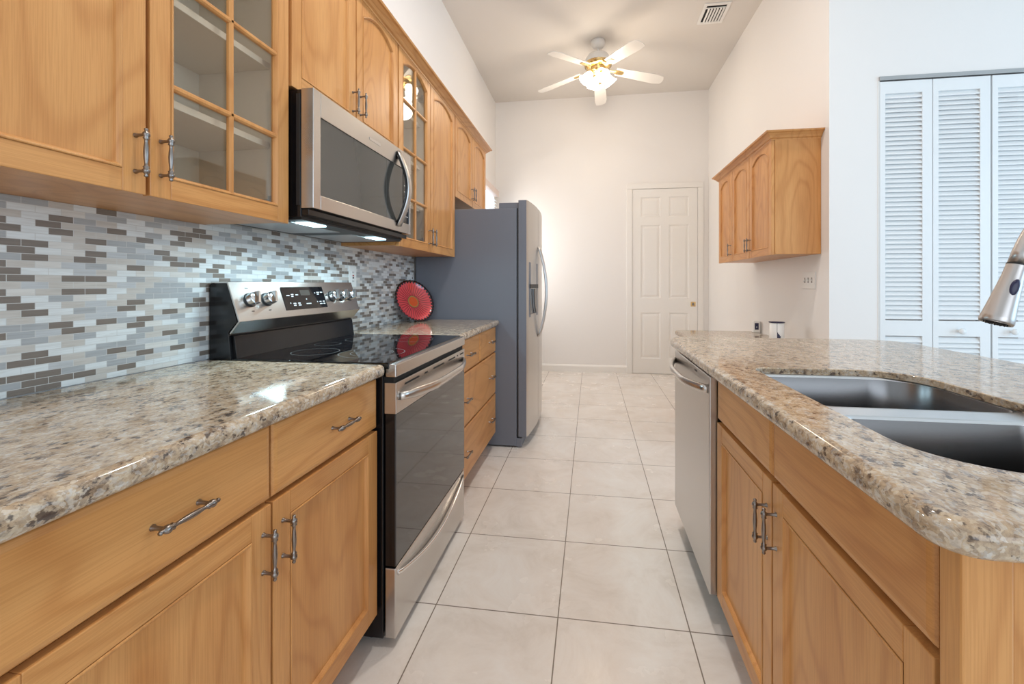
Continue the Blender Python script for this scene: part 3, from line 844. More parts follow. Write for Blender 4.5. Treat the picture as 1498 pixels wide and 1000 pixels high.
# backguard
mb = MB()
mb.prism([], 1, 0, 0) if False else None
def bg(mb, pts, y0, y1, m):
    mb.use(m); mb.loft([[(x, y0, z) for x, z in pts], [(x, y1, z) for x, z in pts]], True, True, True)
bg(mb, [(-1.292, 0.90), (-1.292, 1.165), (-1.285, 1.172), (-1.226, 1.172), (-1.186, 1.040), (-1.219, 1.004), (-1.208, 0.90)], RY0, RY1, BLACK)
bg(mb, [(-1.213, 0.90), (-1.213, 0.995), (-1.206, 0.99), (-1.196, 0.916), (-1.196, 0.90)], RY0+0.012, RY1-0.012, BLACK)
bg(mb, [(-1.286, 1.1715), (-1.286, 1.1775), (-1.220, 1.1775), (-1.174, 1.041), (-1.210, 0.998), (-1.214, 1.002), (-1.181, 1.042), (-1.224, 1.1715)], RY0-0.001, RY1+0.001, STEEL_Y)
bgo = bake(mb, 'backguard', c, 0.001, 1)
# sloped panel frame: direction along slope
p0 = Vector((-1.174, 0, 1.041)); p1 = Vector((-1.220, 0, 1.1775)); sd = (p1-p0).normalized(); nd = Vector((sd.z, 0, -sd.x))
def on_panel(y, s, h=0): q = p0 + sd*s + nd*h; return (q.x, y, q.z)
mb = MB().use(GLASSB)
mb.loft([[on_panel(1.515, 0.026, h), on_panel(1.775, 0.026, h), on_panel(1.775, 0.122, h), on_panel(1.515, 0.122, h)] for h in (0, 0.002)], True, False, True)
mb.use(MWGLASS); mb.loft([[on_panel(1.62, 0.085, h), on_panel(1.68, 0.085, h), on_panel(1.68, 0.108, h), on_panel(1.62, 0.108, h)] for h in (0.002, 0.0024)], True, False, True)
mb.use(PRINT)
for (y, s, w) in [(1.535, .084, .018), (1.562, .088, .015), (1.562, .080, .012), (1.588, .086, .016), (1.545, .052, .004), (1.562, .050, .016), (1.562, .042, .014), (1.590, .050, .014), (1.590, .042, .016),
                  (1.645, .066, .006), (1.640, .046, .030), (1.71, .092, .006), (1.725, .094, .018), (1.725, .086, .014), (1.75, .094, .016), (1.712, .052, .006), (1.728, .052, .014), (1.728, .042, .016), (1.752, .052, .012), (1.752, .042, .012)]:
    mb.loft([[on_panel(y, s, h), on_panel(y+w, s, h), on_panel(y+w, s+.004, h), on_panel(y, s+.004, h)] for h in (0.002, 0.0026)], True, False, True)
o = bake(mb, 'display', c); o['label'] = 'black glass touch display'
for y in (1.352, 1.432, 1.832, 1.902, 1.972):
    mb = MB().use(BLACKM)
    o0 = Vector(on_panel(y, 0.075, 0))
    mb.lathe([(0.026, 0), (0.026, 0.004), (0.023, 0.006)], o0, nd, 24, cap1=True)
    mb.lathe([(0.023, 0.004), (0.0235, 0.02), (0.0225, 0.026), (0.018, 0.028), (0, 0.028)], o0, nd, 24, CHROME)
    mb.use(CHROME)
    rot = 0.35
    yy = Vector((0, 1, 0)); a = (sd*math.cos(rot)+yy*math.sin(rot)); b_ = (yy*math.cos(rot)-sd*math.sin(rot))
    mb.loft([[o0+nd*h+a*(i*0.0225)+b_*(j*w) for i, j in ((-1, -1), (1, -1), (1, 1), (-1, 1))] for h, w in ((0.026, 0.007), (0.042, 0.0045))], True, False, True)
    bake(mb, 'knob', c, 0.001)
    # tiny printed legends below each knob
for y in (1.352, 1.432):
    for (dy, s, w) in ((-.008, .118, .016), (-.006, .032, .012)):
        mb = MB().use(BLACKM)
        mb.loft([[on_panel(y+dy, s, h), on_panel(y+dy+w, s, h), on_panel(y+dy+w, s+.003, h), on_panel(y+dy, s+.003, h)] for h in (0, 0.0006)], True, False, True)
        bake(mb, 'knob_legend', c)
# oven door
RX = -0.618
mb = MB().use(STEEL_Y)
mb.box(-0.658, RX, RY0+0.002, RY1-0.002, 0.752, 0.852)
mb.box(-0.656, RX-0.004, RY0+0.004, RY1-0.004, 0.262, 0.751, BLACK)
mb.box(RX-0.004, RX-0.001, RY0+0.003, RY1-0.003, 0.264, 0.751, SMOKE)
dr = bake(mb, 'oven_door', c, 0.0015)
L_ = RY1-RY0
for a, b_ in ((0.09, 0.25), (0.32, 0.36), (0.44, 0.60), (0.68, 0.80), (0.84, 0.86), (0.90, 0.97)):
    bake(B(RX-0.002, RX+0.0006, RY0+a*L_, RY0+b_*L_, 0.832, 0.838, DARKB), 'vent_slot', dr)
n = 24
path = []; rad = []
for i in range(n+1):
    t = i/n
    y = RY0+0.028 + (L_-0.056)*t
    bow = min(1, math.sin(PI*t)*1.25)**0.7 if 0 < t < 1 else 0
    path.append((RX+0.003+0.050*bow, y, 0.803 - 0.006*math.sin(PI*t)))
    rad.append((0.008, 0.0165 if 0.06 < t < 0.94 else 0.013))
mb = MB().use(STEEL_Y); mb.tube(path, rad, 14); bake(mb, 'oven_handle', dr)
# storage drawer
mb = MB().use(STEEL_Y)
mb.box(-0.656, RX-0.002, RY0+0.002, RY1-0.002, 0.032, 0.256)
dw = bake(mb, 'storage_drawer', c, 0.003)
path = []; rings = []
for i in range(n+1):
    t = i/n; y = RY0+0.02 + (L_-0.04)*t; dz = 0.055*math.sin(PI*t); k = math.sin(PI*t)**0.6 if 0 < t < 1 else 0
    zc = 0.236 - dz; o_ = 0.004 + 0.020*k
    rings.append([(RX-0.003, y, zc-0.014), (RX-0.002+o_, y, zc-0.006), (RX-0.002+o_, y, zc+0.002), (RX-0.004+o_*0.8, y, zc+0.005), (RX-0.003, y, zc-0.004)])
mb = MB().use(CHROME); mb.smooth = True; mb.loft(rings, True, True, True); bake(mb, 'drawer_handle', dw)

# ------------------------------------------------------------------ refrigerator
FY0, FY1 = 2.99, 3.895
c = thing('refrigerator', 'side by side stainless refrigerator with charcoal grey side', 'refrigerator', (-0.9, 3.44, 0))
mb = MB().use(GREY)
mb.box(-1.285, -0.528, FY0, FY1, 0.012, 1.715)
mb.box(-0.53, -0.49, FY0+0.004, FY1-0.004, 0.005, 0.068)
bake(mb, 'body', c, 0.004)
for y in (FY0+0.02, FY1-0.13): bake(B(-0.66, -0.50, y, y+0.11, 1.7155, 1.758, GREY), 'hinge_cover', c, 0.003)
mb = B(-0.5285, -0.516, FY0+0.006, FY1-0.006, 0.075, 1.71, BLACKM); bake(mb, 'door_gasket', c)
def front_x(y):  # gently convex front across both doors
    t = (y-(FY0+FY1)/2)/((FY1-FY0)/2)
    return -0.452 + 0.036*(1-t*t)
def fridge_door(y0, y1):
    pts = [(-0.515, y0), (-0.515, y1)]
    fr = [(front_x(y1-(y1-y0)*i/10), y1-(y1-y0)*i/10) for i in range(11)]
    fr[0] = (fr[0][0]-0.004, y1); fr[-1] = (fr[-1][0]-0.004, y0)
    pts = [(-0.515, y0), *[(x, y) for x, y in reversed(fr)], (-0.515, y1)]
    mb = MB().use(STEEL_Z); mb.loft([[(x, y, 0.078) for x, y in pts], [(x, y, 1.772) for x, y in pts]], True, True, True)
    mb.use(GREY)
    for f in mb.bm.faces:
        if abs(f.calc_center_median().y-y0) < 1e-4 or abs(f.calc_center_median().y-y1) < 1e-4: f.material_index = mb.mats.index(GREY)
    return bake(mb, 'door', c, 0.003)
YS = 3.375
d1 = fridge_door(FY0, YS-0.003); d2 = fridge_door(YS+0.003, FY1)
d1['label'] = 'narrow freezer door with dispenser'
# dispenser on the freezer door
mb = MB()
fx = lambda y: front_x(y)+0.0015
mb.use(GREY); mb.loft([[(front_x(y)+o_, y, z) for y, z in ((3.04, 0.93), (3.32, 0.93), (3.32, 1.33), (3.04, 1.33))] for o_ in (-0.004, 0.002)], True, False, True)
mb.use(BLACKM); mb.loft([[(front_x(y)+o_, y, z) for y, z in ((3.05, 1.14), (3.31, 1.14), (3.31, 1.17), (3.05, 1.17))] for o_ in (0.001, 0.008)], True, False, True)
mb.use(GLASSB); mb.loft([[(front_x(y)+o_, y, z) for y, z in ((3.06, 0.95), (3.30, 0.95), (3.30, 1.135), (3.06, 1.135))] for o_ in (0.001, 0.0028)], True, False, True)
o = bake(mb, 'water_dispenser', d1)
for yy, dd in ((YS-0.028, d1), (YS+0.028, d2)):
    pts = [(front_x(yy)+0.002+0.062*math.sin(PI*i/20)**0.8, yy, 0.755+0.71*i/20) for i in range(21)]
    mb = MB().use(STEEL_Z); mb.tube(pts, [(0.012, 0.008)]*21, 10); bake(mb, 'handle', dd)

# ------------------------------------------------------------------ red plate
pc = Vector((-1.207, 2.80, 1.066))
nrm = Vector((0.80, -0.44, 0.40)).normalized()
mb = MB().use(PLATE)
mb.lathe([(0, 0.006), (0.045, 0.006), (0.10, 0.010), (0.140, 0.022), (0.1525, 0.030), (0.154, 0.027), (0.140, 0.015), (0.10, 0.003), (0.05, -0.001), (0.0, -0.001)], (0, 0, 0), (0, 0, 1), 88)
for v in mb.bm.verts:
    r_ = math.hypot(v.co.x, v.co.y)
    if r_ > 0.148:
        a = math.atan2(v.co.y, v.co.x); k = 1 + 0.014*math.cos(36*a); v.co.x *= k; v.co.y *= k
o = finish(mb, 'plate', None, (0, 0, 0)); o.location = pc
o.rotation_euler = nrm.to_track_quat('Z', 'Y').to_euler()
bpy.context.view_layer.update()
lowest = min((o.matrix_world @ v.co).z for v in o.data.vertices)
o.location.z += 0.9145 - lowest
minx = min((o.matrix_world @ v.co).x for v in o.data.vertices)
o.location.x += (XW+0.009) - minx
tag(o, 'round red sunburst plate leaning on the mosaic tile beside the refrigerator', 'plate')

# outlets on the backsplash
def outlet(y, z, label):
    c = thing('wall_outlet', label, 'outlet', (XW+0.008, y, z))
    bake(B(XW+0.008, XW+0.013, y-0.036, y+0.036, z-0.058, z+0.058, WHITE), 'cover_plate', c, 0.002)
    mb = B(XW+0.013, XW+0.0145, y-0.018, y+0.018, z-0.034, z+0.034, WHITE); mb.box(XW+0.0145, XW+0.016, y-0.006, y+0.006, z+0.002, z+0.010, simple('red_button', (0.4, 0.02, 0.02), 0.4)); mb.box(XW+0.0145, XW+0.016, y-0.006, y+0.006, z-0.010, z-0.002, BLACKM)
    for s in (-1, 1):
        for q in (-0.006, 0.006): mb.box(XW+0.0145, XW+0.015, y+q-0.001, y+q+0.001, z+s*0.024-0.004, z+s*0.024+0.004, BLACKM)
    bake(mb, 'socket_insert', c)
outlet(2.165, 1.21, 'white outlet on the mosaic tile just right of the range')
outlet(2.905, 1.18, 'white outlet on the mosaic tile above the red plate')

# ------------------------------------------------------------------ island
PX = 0.4213
c = thing('sink_cabinet', 'honey oak island sink cabinet in the right foreground with two doors', 'cabinet', (0.73, 1.05, 0))
PY0, PY1 = 0.583, 1.505
ZD = 0.712
mb = MB()
# hollow carcass so the sink bowls hang inside
mb.box(PX+0.021, PX+0.04, PY0, PY1, 0.105, 0.874, OAKZ)
mb.box(1.03, 1.05, PY0, PY1, 0.105, 0.874)
mb.box(PX+0.04, 1.03, PY0, PY0+0.018, 0.105, 0.874); mb.box(PX+0.04, 1.03, PY1-0.018, PY1, 0.105, 0.874)
mb.box(PX+0.04, 1.03, PY0+0.018, PY1-0.018, 0.105, 0.123)
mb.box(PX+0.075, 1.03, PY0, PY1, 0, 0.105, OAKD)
bake(mb, 'body', c, 0.0015)
for u0, u1, pu in ((0.590, 1.060, 1.086-0.052), (1.068, 1.502, 1.094)):
    drawer_front(c, -1, PX, u0, u1, 0.716, 0.866)
    d = cab_door(c, -1, PX, u0, u1, 0.115, 0.704, stile=0.052)
pulls_at = (1.040, 1.094)
ds = [o for o in bpy.data.objects if o.parent == c and o.name.startswith('door')]
pull(ds[0], (PX, 1.041, 0.600), -1); pull(ds[1], (PX, 1.094, 0.595), -1)

c = thing('island_end_panel', 'oak end of the island facing the camera, corner post and panelled side', 'cabinet panel', (0.73, 0.56, 0))
mb = MB().use(OAKZ)
mb.box(PX-0.001, PX+0.052, 0.548, 0.581, 0.0, 0.874)
bake(mb, 'corner_post', c, 0.003)
mb = MB().use(OAKZ)
mb.box(PX+0.053, 0.53, 0.552, 0.581, 0.0, 0.874); mb.box(0.98, 1.05, 0.552, 0.581, 0, 0.874)
mb.box(0.53, 0.98, 0.552, 0.581, 0.80, 0.874, OAKX); mb.box(0.53, 0.98, 0.552, 0.581, 0.0, 0.12)
mb.box(0.53, 0.98, 0.560, 0.581, 0.12, 0.80, OAKX)
bake(mb, 'side_panel', c, 0.002)
c2 = B(PX+0.03, 1.05, 2.118, 2.135, 0, 0.874, OAKZ); c2.box(PX+0.0, PX+0.03, 2.118, 2.135, 0.105, 0.874); c2.box(1.051, 1.069, 0.552, 2.135, 0, 0.874)
tag(bake(c2, 'island_back_panel', None, 0.001), 'oak back and far end panel closing the island beyond the dishwasher', 'cabinet panel')

# dishwasher
c = thing('dishwasher', 'stainless dishwasher with a bowed bar handle in the island', 'dishwasher', (0.72, 1.81, 0))
DY0, DY1 = 1.512, 2.112
mb = MB().use(BLACKM)
mb.box(PX+0.006, 1.02, DY0+0.004, DY1-0.004, 0.10, 0.862); mb.box(PX+0.06, 1.0, DY0+0.004, DY1-0.004, 0.0, 0.10)
bake(mb, 'body', c)
DXF = PX-0.022
mb = MB().use(STEEL_Z)
mb.box(DXF, PX+0.006, DY0, DY1, 0.112, 0.855)
dd = bake(mb, 'door', c, 0.004)
path = []; rad = []
for i in range(25):
    t = i/24; bow = min(1, math.sin(PI*t)*1.2)**0.7 if 0 < t < 1 else 0
    path.append((DXF-0.002-0.046*bow, DY0+0.02+0.56*t, 0.808-0.010*math.sin(PI*t))); rad.append((0.009, 0.015))
mb = MB().use(STEEL_Y); mb.tube(path, rad, 12); bake(mb, 'handle', dd)
bake(B(DXF-0.0006, DXF, 1.68, 1.72, 0.835, 0.842, BLACKM), 'vent_mark', dd)

# island worktop with the sink cut-out
SKH = (0.487, 0.905, 0.650, 1.380, (0.13, 0.13, 0.13, 0.045))
sl = slab('granite_countertop', 0.372, 1.385, 0.502, 2.165, 0.914, (0.045, 0.045, 0.14, 0.10), SKH)
tag(sl, 'speckled granite island worktop at right with the sink cut into it', 'countertop')

# sink
c = thing('sink', 'double bowl stainless undermount sink in the island worktop', 'sink', (0.70, 1.02, 0.66))
zr = 0.8953
def bowl(x0, x1, y0, y1, radii, zt, drain):
    mb = MB().use(SINKST); mb.smooth = True
    prof = [(-0.004, zt), (0.003, zt-0.001), (0.006, zt-0.006), (0.010, zt-0.10), (0.016, zt-0.165), (0.032, zt-0.188), (0.062, zt-0.194)]
    vr = mb.loft([[(x, y, z) for x, y in rrect(x0, x1, y0, y1, radii, i)] for i, z in prof], True)
    mb._f(vr[-1])
    mb.smooth = False
    # outer shell so the bowl has thickness
    mb.loft([[(x, y, z) for x, y in rrect(x0-0.004, x1+0.004, y0-0.004, y1+0.004, radii, i)] for i, z in ((-0.002, zt-0.003), (0.004, zt-0.10), (0.012, zt-0.18), (0.04, zt-0.2))], True, False, True)
    o = finish(mb, 'bowl', c, ((x0+x1)/2, (y0+y1)/2, zt-0.1))
    m2 = MB().lathe([(0.045, 0.004), (0.043, 0.006), (0.038, 0.003), (0.034, -0.004), (0.0, -0.006)], (*drain, zt-0.195), (0, 0, 1), 24, CHROME)
    bake(m2, 'drain', o)
    return o
BA = (0.493, 0.922, 1.027, 1.374, (0.05, 0.05, 0.12, 0.045))
BB = (0.493, 0.905, 0.657, 0.967, (0.125, 0.125, 0.07, 0.05))
bowl(*BA, zr, (0.72, 1.20))
bowl(*BB, zr, (0.72, 0.81))
# flange and divider between the bowls
mb = MB().use(RIMST)
for zz in (zr+0.0002, zr-0.0018):
    es = []
    for spec in ((0.455, 0.945, 0.625, 1.400, (0.13, 0.13, 0.13, 0.05)), BA[:4]+(BA[4],), BB[:4]+(BB[4],)):
        ins = 0 if spec[0] < 0.47 else -0.001
        vs = [mb.bm.verts.new((x, y, zz)) for x, y in rrect(*spec, ins)]
        es += [mb.bm.edges.new((vs[k], vs[(k+1) % len(vs)])) for k in range(len(vs))]
    bmesh.ops.triangle_fill(mb.bm, use_beauty=True, edges=es)
bake(mb, 'rim', c)
mb = MB().use(RIMST); mb.smooth = True
for spec in (BA, BB):
    mb.loft([[(x, y, z) for x, y in rrect(*spec, i_)] for i_, z in ((-0.002, zr+0.0004), (0.002, zr+0.0002), (0.0045, zr-0.0015), (0.0062, zr-0.006))], True)
    mm_ = bake(mb, 'bowl_lip', c); mb = MB().use(RIMST); mb.smooth = True

# faucet
c = thing('faucet', 'brushed nickel pull down faucet arching over the sink from the right', 'faucet', (1.10, 1.03, 0.914))
A = Vector((0.853, 1.03, 1.085)); Bv = Vector((0.893, 1.03, 1.207))
ax = (Bv-A).normalized()
hl = (Bv-A).length
mb = MB().use(NICKEL)
mb.lathe([(0.0, 0.004), (0.020, 0.004), (0.022, 0.0), (0.026, 0.0), (0.0275, 0.004), (0.0265, 0.014), (0.0235, 0.04), (0.0195, 0.08), (0.0172, 0.105), (0.0165, hl)], A, ax, 32)
hd = bake(mb, 'spray_head', c)
mb = MB().use(BLACKM); mb.lathe([(0.0, 0.0035), (0.0205, 0.003), (0.0225, -0.0006)], A, ax, 32)
side_u = Vector((0, 1, 0)).cross(ax).normalized()
for rr, k in ((0.006, 6), (0.012, 10), (0.018, 14)):
    for i in range(k):
        p = A + (side_u*math.cos(2*PI*i/k) + Vector((0, 1, 0))*math.sin(2*PI*i/k))*rr
        mb.lathe([(0.0014, 0.002), (0.0012, -0.002), (0, -0.0022)], p, ax, 6)
bake(mb, 'spray_face', hd)
# oval button on the head, facing the camera
cv = (Vector((0, 0, 1.167))-A); cv = (cv - ax*cv.dot(ax)).normalized()
cv = (Matrix.Rotation(R(24), 3, ax) @ cv).normalized() if True else cv
tv = ax.cross(cv).normalized()
mb = MB().use(NAVY); mb.smooth = True
bc = A + ax*0.078
rr0 = 0.0198
rings = []
for sc_, h in ((1.0, -0.004), (1.0, 0.0008), (0.8, 0.0022), (0.4, 0.0026)):
    rings.append([bc + ax*(0.0185*sc_*math.sin(2*PI*k/20)) + tv*(0.0072*sc_*math.cos(2*PI*k/20)) + cv*(rr0+h - 0.0006*abs(math.cos(2*PI*k/20))) for k in range(20)])
mb.loft(rings, True, False, True); bake(mb, 'spray_button', hd)
mb = MB().use(BLACKM); mb.lathe([(0.0168, hl), (0.0168, hl+0.003)], A, ax, 24); bake(mb, 'seal_ring', hd)
# neck: continue along the head axis, arc over and come down to the base
mb = MB().use(NICKEL)
path = [Bv + ax*0.003]
base = Vector((1.10, 1.03, 0.914))
P0 = Bv + ax*0.003; P1 = P0 + ax*0.21; P3_ = Vector((1.10, 1.03, 1.20)); P2 = P3_ + Vector((0, 0, 0.21))
for i in range(1, 25):
    t = i/24
    path.append(P0*(1-t)**3 + P1*3*t*(1-t)**2 + P2*3*t*t*(1-t) + P3_*t**3)
path += [Vector((1.10, 1.03, z)) for z in (1.1, 1.0, 0.93)]
mb.tube(path, 0.0158, 20)
bake(mb, 'neck', c)
mb = MB().lathe([(0.030, 0), (0.030, 0.004), (0.024, 0.012), (0.021, 0.05), (0.019, 0.09), (0.016, 0.10)], base, (0, 0, 1), 24, NICKEL, cap0=True)
mb.tube([(1.10, 1.03-0.018, 0.965), (1.10, 1.03-0.045, 0.968), (1.115, 1.03-0.085, 0.995)], [0.010, 0.009, 0.006], 12)
bake(mb, 'base', c)

# ------------------------------------------------------------------ right wall cabinet
RF = 1.192
c = thing('wall_cabinet', 'small oak wall cabinet on the right wall with three arched doors', 'cabinet', (1.35, 3.6, 1.36))
mb = MB().use(OAKZ)
mb.box(RF+0.021, XR_-0.001, 3.018, 4.200, 1.37, 2.135)
bake(mb, 'body', c, 0.0015)
for u0, u1, pu in ((3.022, 3.418, 3.397), (3.426, 3.812, 3.448), (3.820, 4.196, 3.846)):
    d = cab_door(c, -1, RF, u0, u1, 1.366, 2.130, arch=True, spring=2.045, rise=0.042, stile=0.05)
    pull(d, (RF, pu, 1.465), -1)
mb = MB().use(OAKY)
def ring_y(y, off):  # profile placed along crown path
    return [(RF - o_*1.0, y, z) for o_, z in ()]
prof = [(0, 0), (0.004, 0.008), (0.012, 0.012), (0.020, 0.024), (0.036, 0.038), (0.046, 0.042), (0.05, 0.052)]
zc0 = 2.128
path = [((XR_-0.001), 3.018, 0, -1), (RF, 3.018, -1, -1), (RF, 4.200, -1, 1), (XR_-0.001, 4.200, 0, 1)]
mb.loft([[(x+dx*o_, y+dy*o_, zc0+h) for o_, h in prof] + [(x, y, zc0+0.052), (x, y, zc0)] for x, y, dx, dy in path], True, True, True)
mb.box(RF+0.0005, XR_-0.002, 3.0185, 4.1995, 2.1355, zc0+0.052)
bake(mb, 'crown', c)

# desk under it
c = thing('desk', 'low granite topped built in desk against the right wall beyond the island', 'desk', (1.14, 3.6, 0))
mb = MB().use(GRANITE)
zb = 0.702
mb.loft([[(x, y, zb+h) for x, y in rrect(0.775, XR_-0.002, 3.05, 4.145, (0.02, 0.01, 0.005, 0.06), ins)] for ins, h in BULL], True, True, True)
bake(mb, 'granite_top', c)
for y0, y1 in ((3.07, 3.45), (3.76, 4.13)):
    mb = MB().use(OAKZ); mb.box(0.83, XR_-0.002, y0, y1, 0.0, 0.701)
    p = bake(mb, 'pedestal', c, 0.002)
    for v0, v1 in ((0.50, 0.69), (0.30, 0.49), (0.06, 0.29)):
        drawer_front(p, -1, 0.829-0.0, y0+0.006, y1-0.006, v0, v1) if False else None
# things on the desk
c = thing('desk_clock', 'tiny white stand with a black screen on the desk by the wall', 'device', (1.455, 4.03, 0.74))
bake(B(1.43, 1.485, 4.00, 4.045, 0.7405, 0.842, WHITE), 'case', c, 0.004)
mb = B(1.440, 1.472, 3.998, 4.0, 0.768, 0.826, NAVY); mb.box(1.453, 1.459, 3.9974, 3.998, 0.785, 0.795, PRINT)
bake(mb, 'screen', c)
c = thing('canister', 'white canister with a dark rim standing on the desk near the wall', 'canister', (1.33, 3.28, 0.74))
mb = MB().use(WHITE); mb.lathe([(0.0, 0), (0.046, 0), (0.048, 0.004), (0.048, 0.150), (0.044, 0.154), (0.0, 0.154)], (1.33, 3.28, 0.7405), (0, 0, 1), 28)
bake(mb, 'cup', c)
mb = MB().use(NAVY); mb.lathe([(0.049, 0.151), (0.054, 0.156), (0.050, 0.159), (0, 0.159)], (1.33, 3.28, 0.7405), (0, 0, 1), 28)
bake(mb, 'lid', c)
mb = MB().use(NAVY)
def cyl_pt(a, z, r_=0.0487): return (1.33+r_*math.cos(a), 3.28+r_*math.sin(a), 0.7405+z)
a0 = math.atan2(-3.28, -1.33) + 0.05
for i in range(4):
    mb.loft([[cyl_pt(a0+0.12*i, z), cyl_pt(a0+0.12*(i+1), z)] for z in (0.02, 0.085-0.008*i)], False)
mb.loft([[cyl_pt(a0-0.02, z), cyl_pt(a0+0.03, z)] for z in (0.085, 0.151)], False)
bake(mb, 'label_patch', c)

# triple switch plate
c = thing('light_switch', 'white triple toggle switch plate under the right wall cabinet', 'switch', (XR_, 3.17, 1.195))
bake(B(XR_-0.006, XR_-0.0003, 3.085, 3.265, 1.138, 1.255, WHITE), 'cover_plate', c, 0.002)
for i, y in enumerate((3.128, 3.175, 3.222)):
    up = (1, 1, -1)[i]
    mb = MB().use(PEWTER); mb.box(XR_-0.0066, XR_-0.006, y-0.0075, y+0.0075, 1.178, 1.216)
    mb.use(WHITE); mb.loft([[(XR_-0.006, y-0.004, 1.197-0.006), (XR_-0.006, y+0.004, 1.197-0.006), (XR_-0.006, y+0.004, 1.197+0.006), (XR_-0.006, y-0.004, 1.197+0.006)],
             [(XR_-0.019, y-0.0035, 1.197+up*0.009-0.003), (XR_-0.019, y+0.0035, 1.197+up*0.009-0.003), (XR_-0.019, y+0.0035, 1.197+up*0.009+0.003), (XR_-0.019, y-0.0035, 1.197+up*0.009+0.003)]], True, False, True)
    bake(mb, 'toggle', c)

# ------------------------------------------------------------------ ceiling fan
fx_, fy_ = 0.072, 4.42
c = thing('ceiling_fan', 'white five blade ceiling fan with glowing frosted glass lamp shades', 'ceiling fan', (fx_, fy_, HC))
mb = MB().use(FANW); mb.lathe([(0.072, 0), (0.072, -0.02), (0.066, -0.045), (0.045, -0.072), (0.022, -0.080), (0.012, -0.082)], (fx_, fy_, HC-0.0005), (0, 0, 1), 28, cap0=True); bake(mb, 'canopy', c)
mb = MB().use(FANW); mb.lathe([(0.012, 0), (0.012, -0.06)], (fx_, fy_, HC-0.078), (0, 0, 1), 14); mb.lathe([(0.02, 0), (0.024, -0.012), (0.012, -0.022)], (fx_, fy_, HC-0.105), (0, 0, 1), 14); bake(mb, 'downrod', c)
mz = 3.40
mb = MB().use(FANW); mb.lathe([(0.02, 0.15), (0.06, 0.145), (0.105, 0.12), (0.132, 0.08), (0.138, 0.05), (0.138, 0.035)], (fx_, fy_, mz), (0, 0, 1), 36)
mb.lathe([(0.142, 0.035), (0.137, 0.03), (0.137, 0.012), (0.10, 0.0), (0.0, 0.0)], (fx_, fy_, mz), (0, 0, 1), 36, BRASS)
bake(mb, 'motor_housing', c)
mb = MB().use(BRASS); mb.lathe([(0.075, 0), (0.072, -0.03), (0.05, -0.05), (0.03, -0.065), (0.0, -0.07)], (fx_, fy_, mz-0.002), (0, 0, 1), 24)
mb.use(FANW)
bake(mb, 'light_fitter', c)
for k in range(5):
    a = R(86 + 72*k)
    d_ = Vector((math.cos(a), math.sin(a), 0)); t_ = Vector((-math.sin(a), math.cos(a), 0)); o_ = Vector((fx_, fy_, mz-0.018))
    mb = MB().use(FANW)
    def bp_(r_, w, dz): return o_ + d_*r_ + t_*w + Vector((0, 0, dz - 0.13*(r_-0.1) - 0.20*w))
    out = [(0.19, -0.052), (0.40, -0.062), (0.60, -0.068), (0.675, -0.055), (0.692, -0.02), (0.692, 0.02), (0.675, 0.055), (0.60, 0.068), (0.40, 0.062), (0.19, 0.052)]
    mb.loft([[bp_(r_, w, -0.003) for r_, w in out], [bp_(r_, w, 0.003) for r_, w in out]], True, True, True)
    bl = bake(mb, 'blade', c)
    mb = MB().use(BRASS)
    ir = [(0.12, -0.018), (0.17, -0.014), (0.20, -0.03), (0.26, -0.022), (0.27, 0.0), (0.26, 0.022), (0.20, 0.03), (0.17, 0.014), (0.12, 0.018)]
    mb.loft([[bp_(r_, w, -0.010) for r_, w in ir], [bp_(r_, w, -0.004) for r_, w in ir]], True, True, True)
    bake(mb, 'blade_iron', bl)
for k in range(4):
    a = R(-90 + 20 + 90*k)
    d_ = Vector((math.cos(a), math.sin(a), 0))
    base = Vector((fx_, fy_, mz-0.045)) + d_*0.06
    dr_ = (d_*0.62 + Vector((0, 0, -0.78))).normalized()
    mb = MB().use(BRASS); mb.tube([Vector((fx_, fy_, mz-0.04))+d_*0.03, base, base+dr_*0.02], 0.009, 10); mb.lathe([(0.02, 0.0), (0.026, 0.02), (0.026, 0.03)], base, dr_, 16); arm = bake(mb, 'lamp_arm', c)
    mb = MB().use(SHADE); mb.lathe([(0.024, 0.022), (0.036, 0.04), (0.046, 0.075), (0.052, 0.105), (0.066, 0.130), (0.070, 0.134), (0.066, 0.132), (0.050, 0.104), (0.043, 0.075), (0.033, 0.04), (0.02, 0.026)], base, dr_, 24)
    bake(mb, 'lamp_shade', c)
point('fan_lamp', (fx_, fy_, mz-0.30), 9, WARM, 0.12)

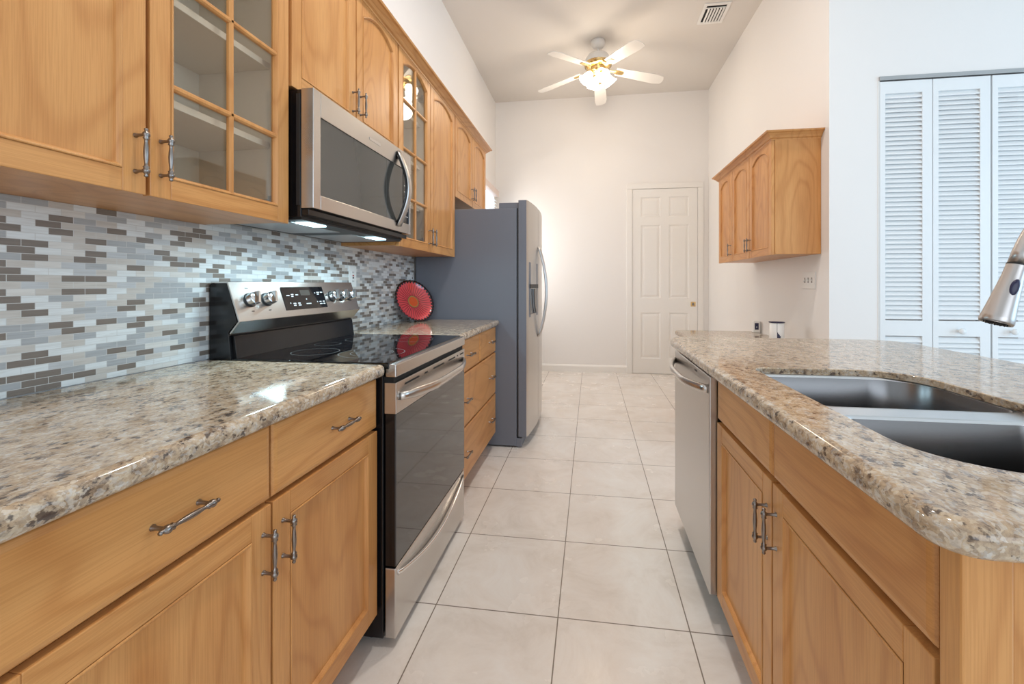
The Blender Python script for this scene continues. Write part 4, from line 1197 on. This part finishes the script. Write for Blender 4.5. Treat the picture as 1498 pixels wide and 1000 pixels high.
# ceiling vent
c = thing('ceiling_vent', 'white ceiling air register with dark louvre slots near right wall', 'vent', (1.12, 4.1, HC))
mb = MB().use(WHITE)
vx0, vx1, vy0, vy1 = 1.005, 1.235, 3.955, 4.26
zt = HC-0.0005
for b_ in ((vx0, vx0+0.028, vy0, vy1), (vx1-0.028, vx1, vy0, vy1), (vx0+0.028, vx1-0.028, vy0, vy0+0.03), (vx0+0.028, vx1-0.028, vy1-0.03, vy1)):
    mb.box(b_[0], b_[1], b_[2], b_[3], zt-0.008, zt)
mb.box(vx0+0.028, vx1-0.028, vy0+0.062, vy0+0.072, zt-0.008, zt)
bake(mb, 'frame', c, 0.001)
bake(B(vx0+0.028, vx1-0.028, vy0+0.03, vy1-0.03, zt-0.0015, zt, DARKB), 'duct_opening', c)
for i in range(6):
    x = vx0+0.05+i*0.026
    mb = MB().use(WHITE); mb.loft([[(x, y, zt-0.001), (x+0.002, y, zt-0.001), (x+0.014, y, zt-0.012), (x+0.012, y, zt-0.012)] for y in (vy0+0.072, vy1-0.03)], True, True, True)
    bake(mb, 'slat', c)

# recessed downlights above the aisle, part of the kitchen's lighting
for i, (x, y) in enumerate(((-0.05, 0.9), (0.05, 2.4))):
    c = thing('downlight', ('recessed round ceiling downlight over the near aisle', 'recessed round ceiling downlight over the range aisle', 'recessed round ceiling downlight behind the island')[i], 'light', (x, y, HC), None)
    mb = MB().use(WHITE); mb.lathe([(0.095, 0), (0.095, -0.006), (0.075, -0.010), (0.072, -0.002)], (x, y, HC-0.0005), (0, 0, 1), 32); bake(mb, 'trim_ring', c)
    mb = MB().use(CANLENS); mb.lathe([(0.072, 0), (0.0, 0)], (x, y, HC-0.004), (0, 0, 1), 32); bake(mb, 'lens', c)
    d = bpy.data.lights.new('downlight_beam', 'AREA'); d.shape = 'DISK'; d.size = 0.14; d.energy = 15; d.color = (1.0, 0.94, 0.88)
    o = bpy.data.objects.new('downlight_beam', d); COL.objects.link(o); o.location = (x, y, HC-0.02)
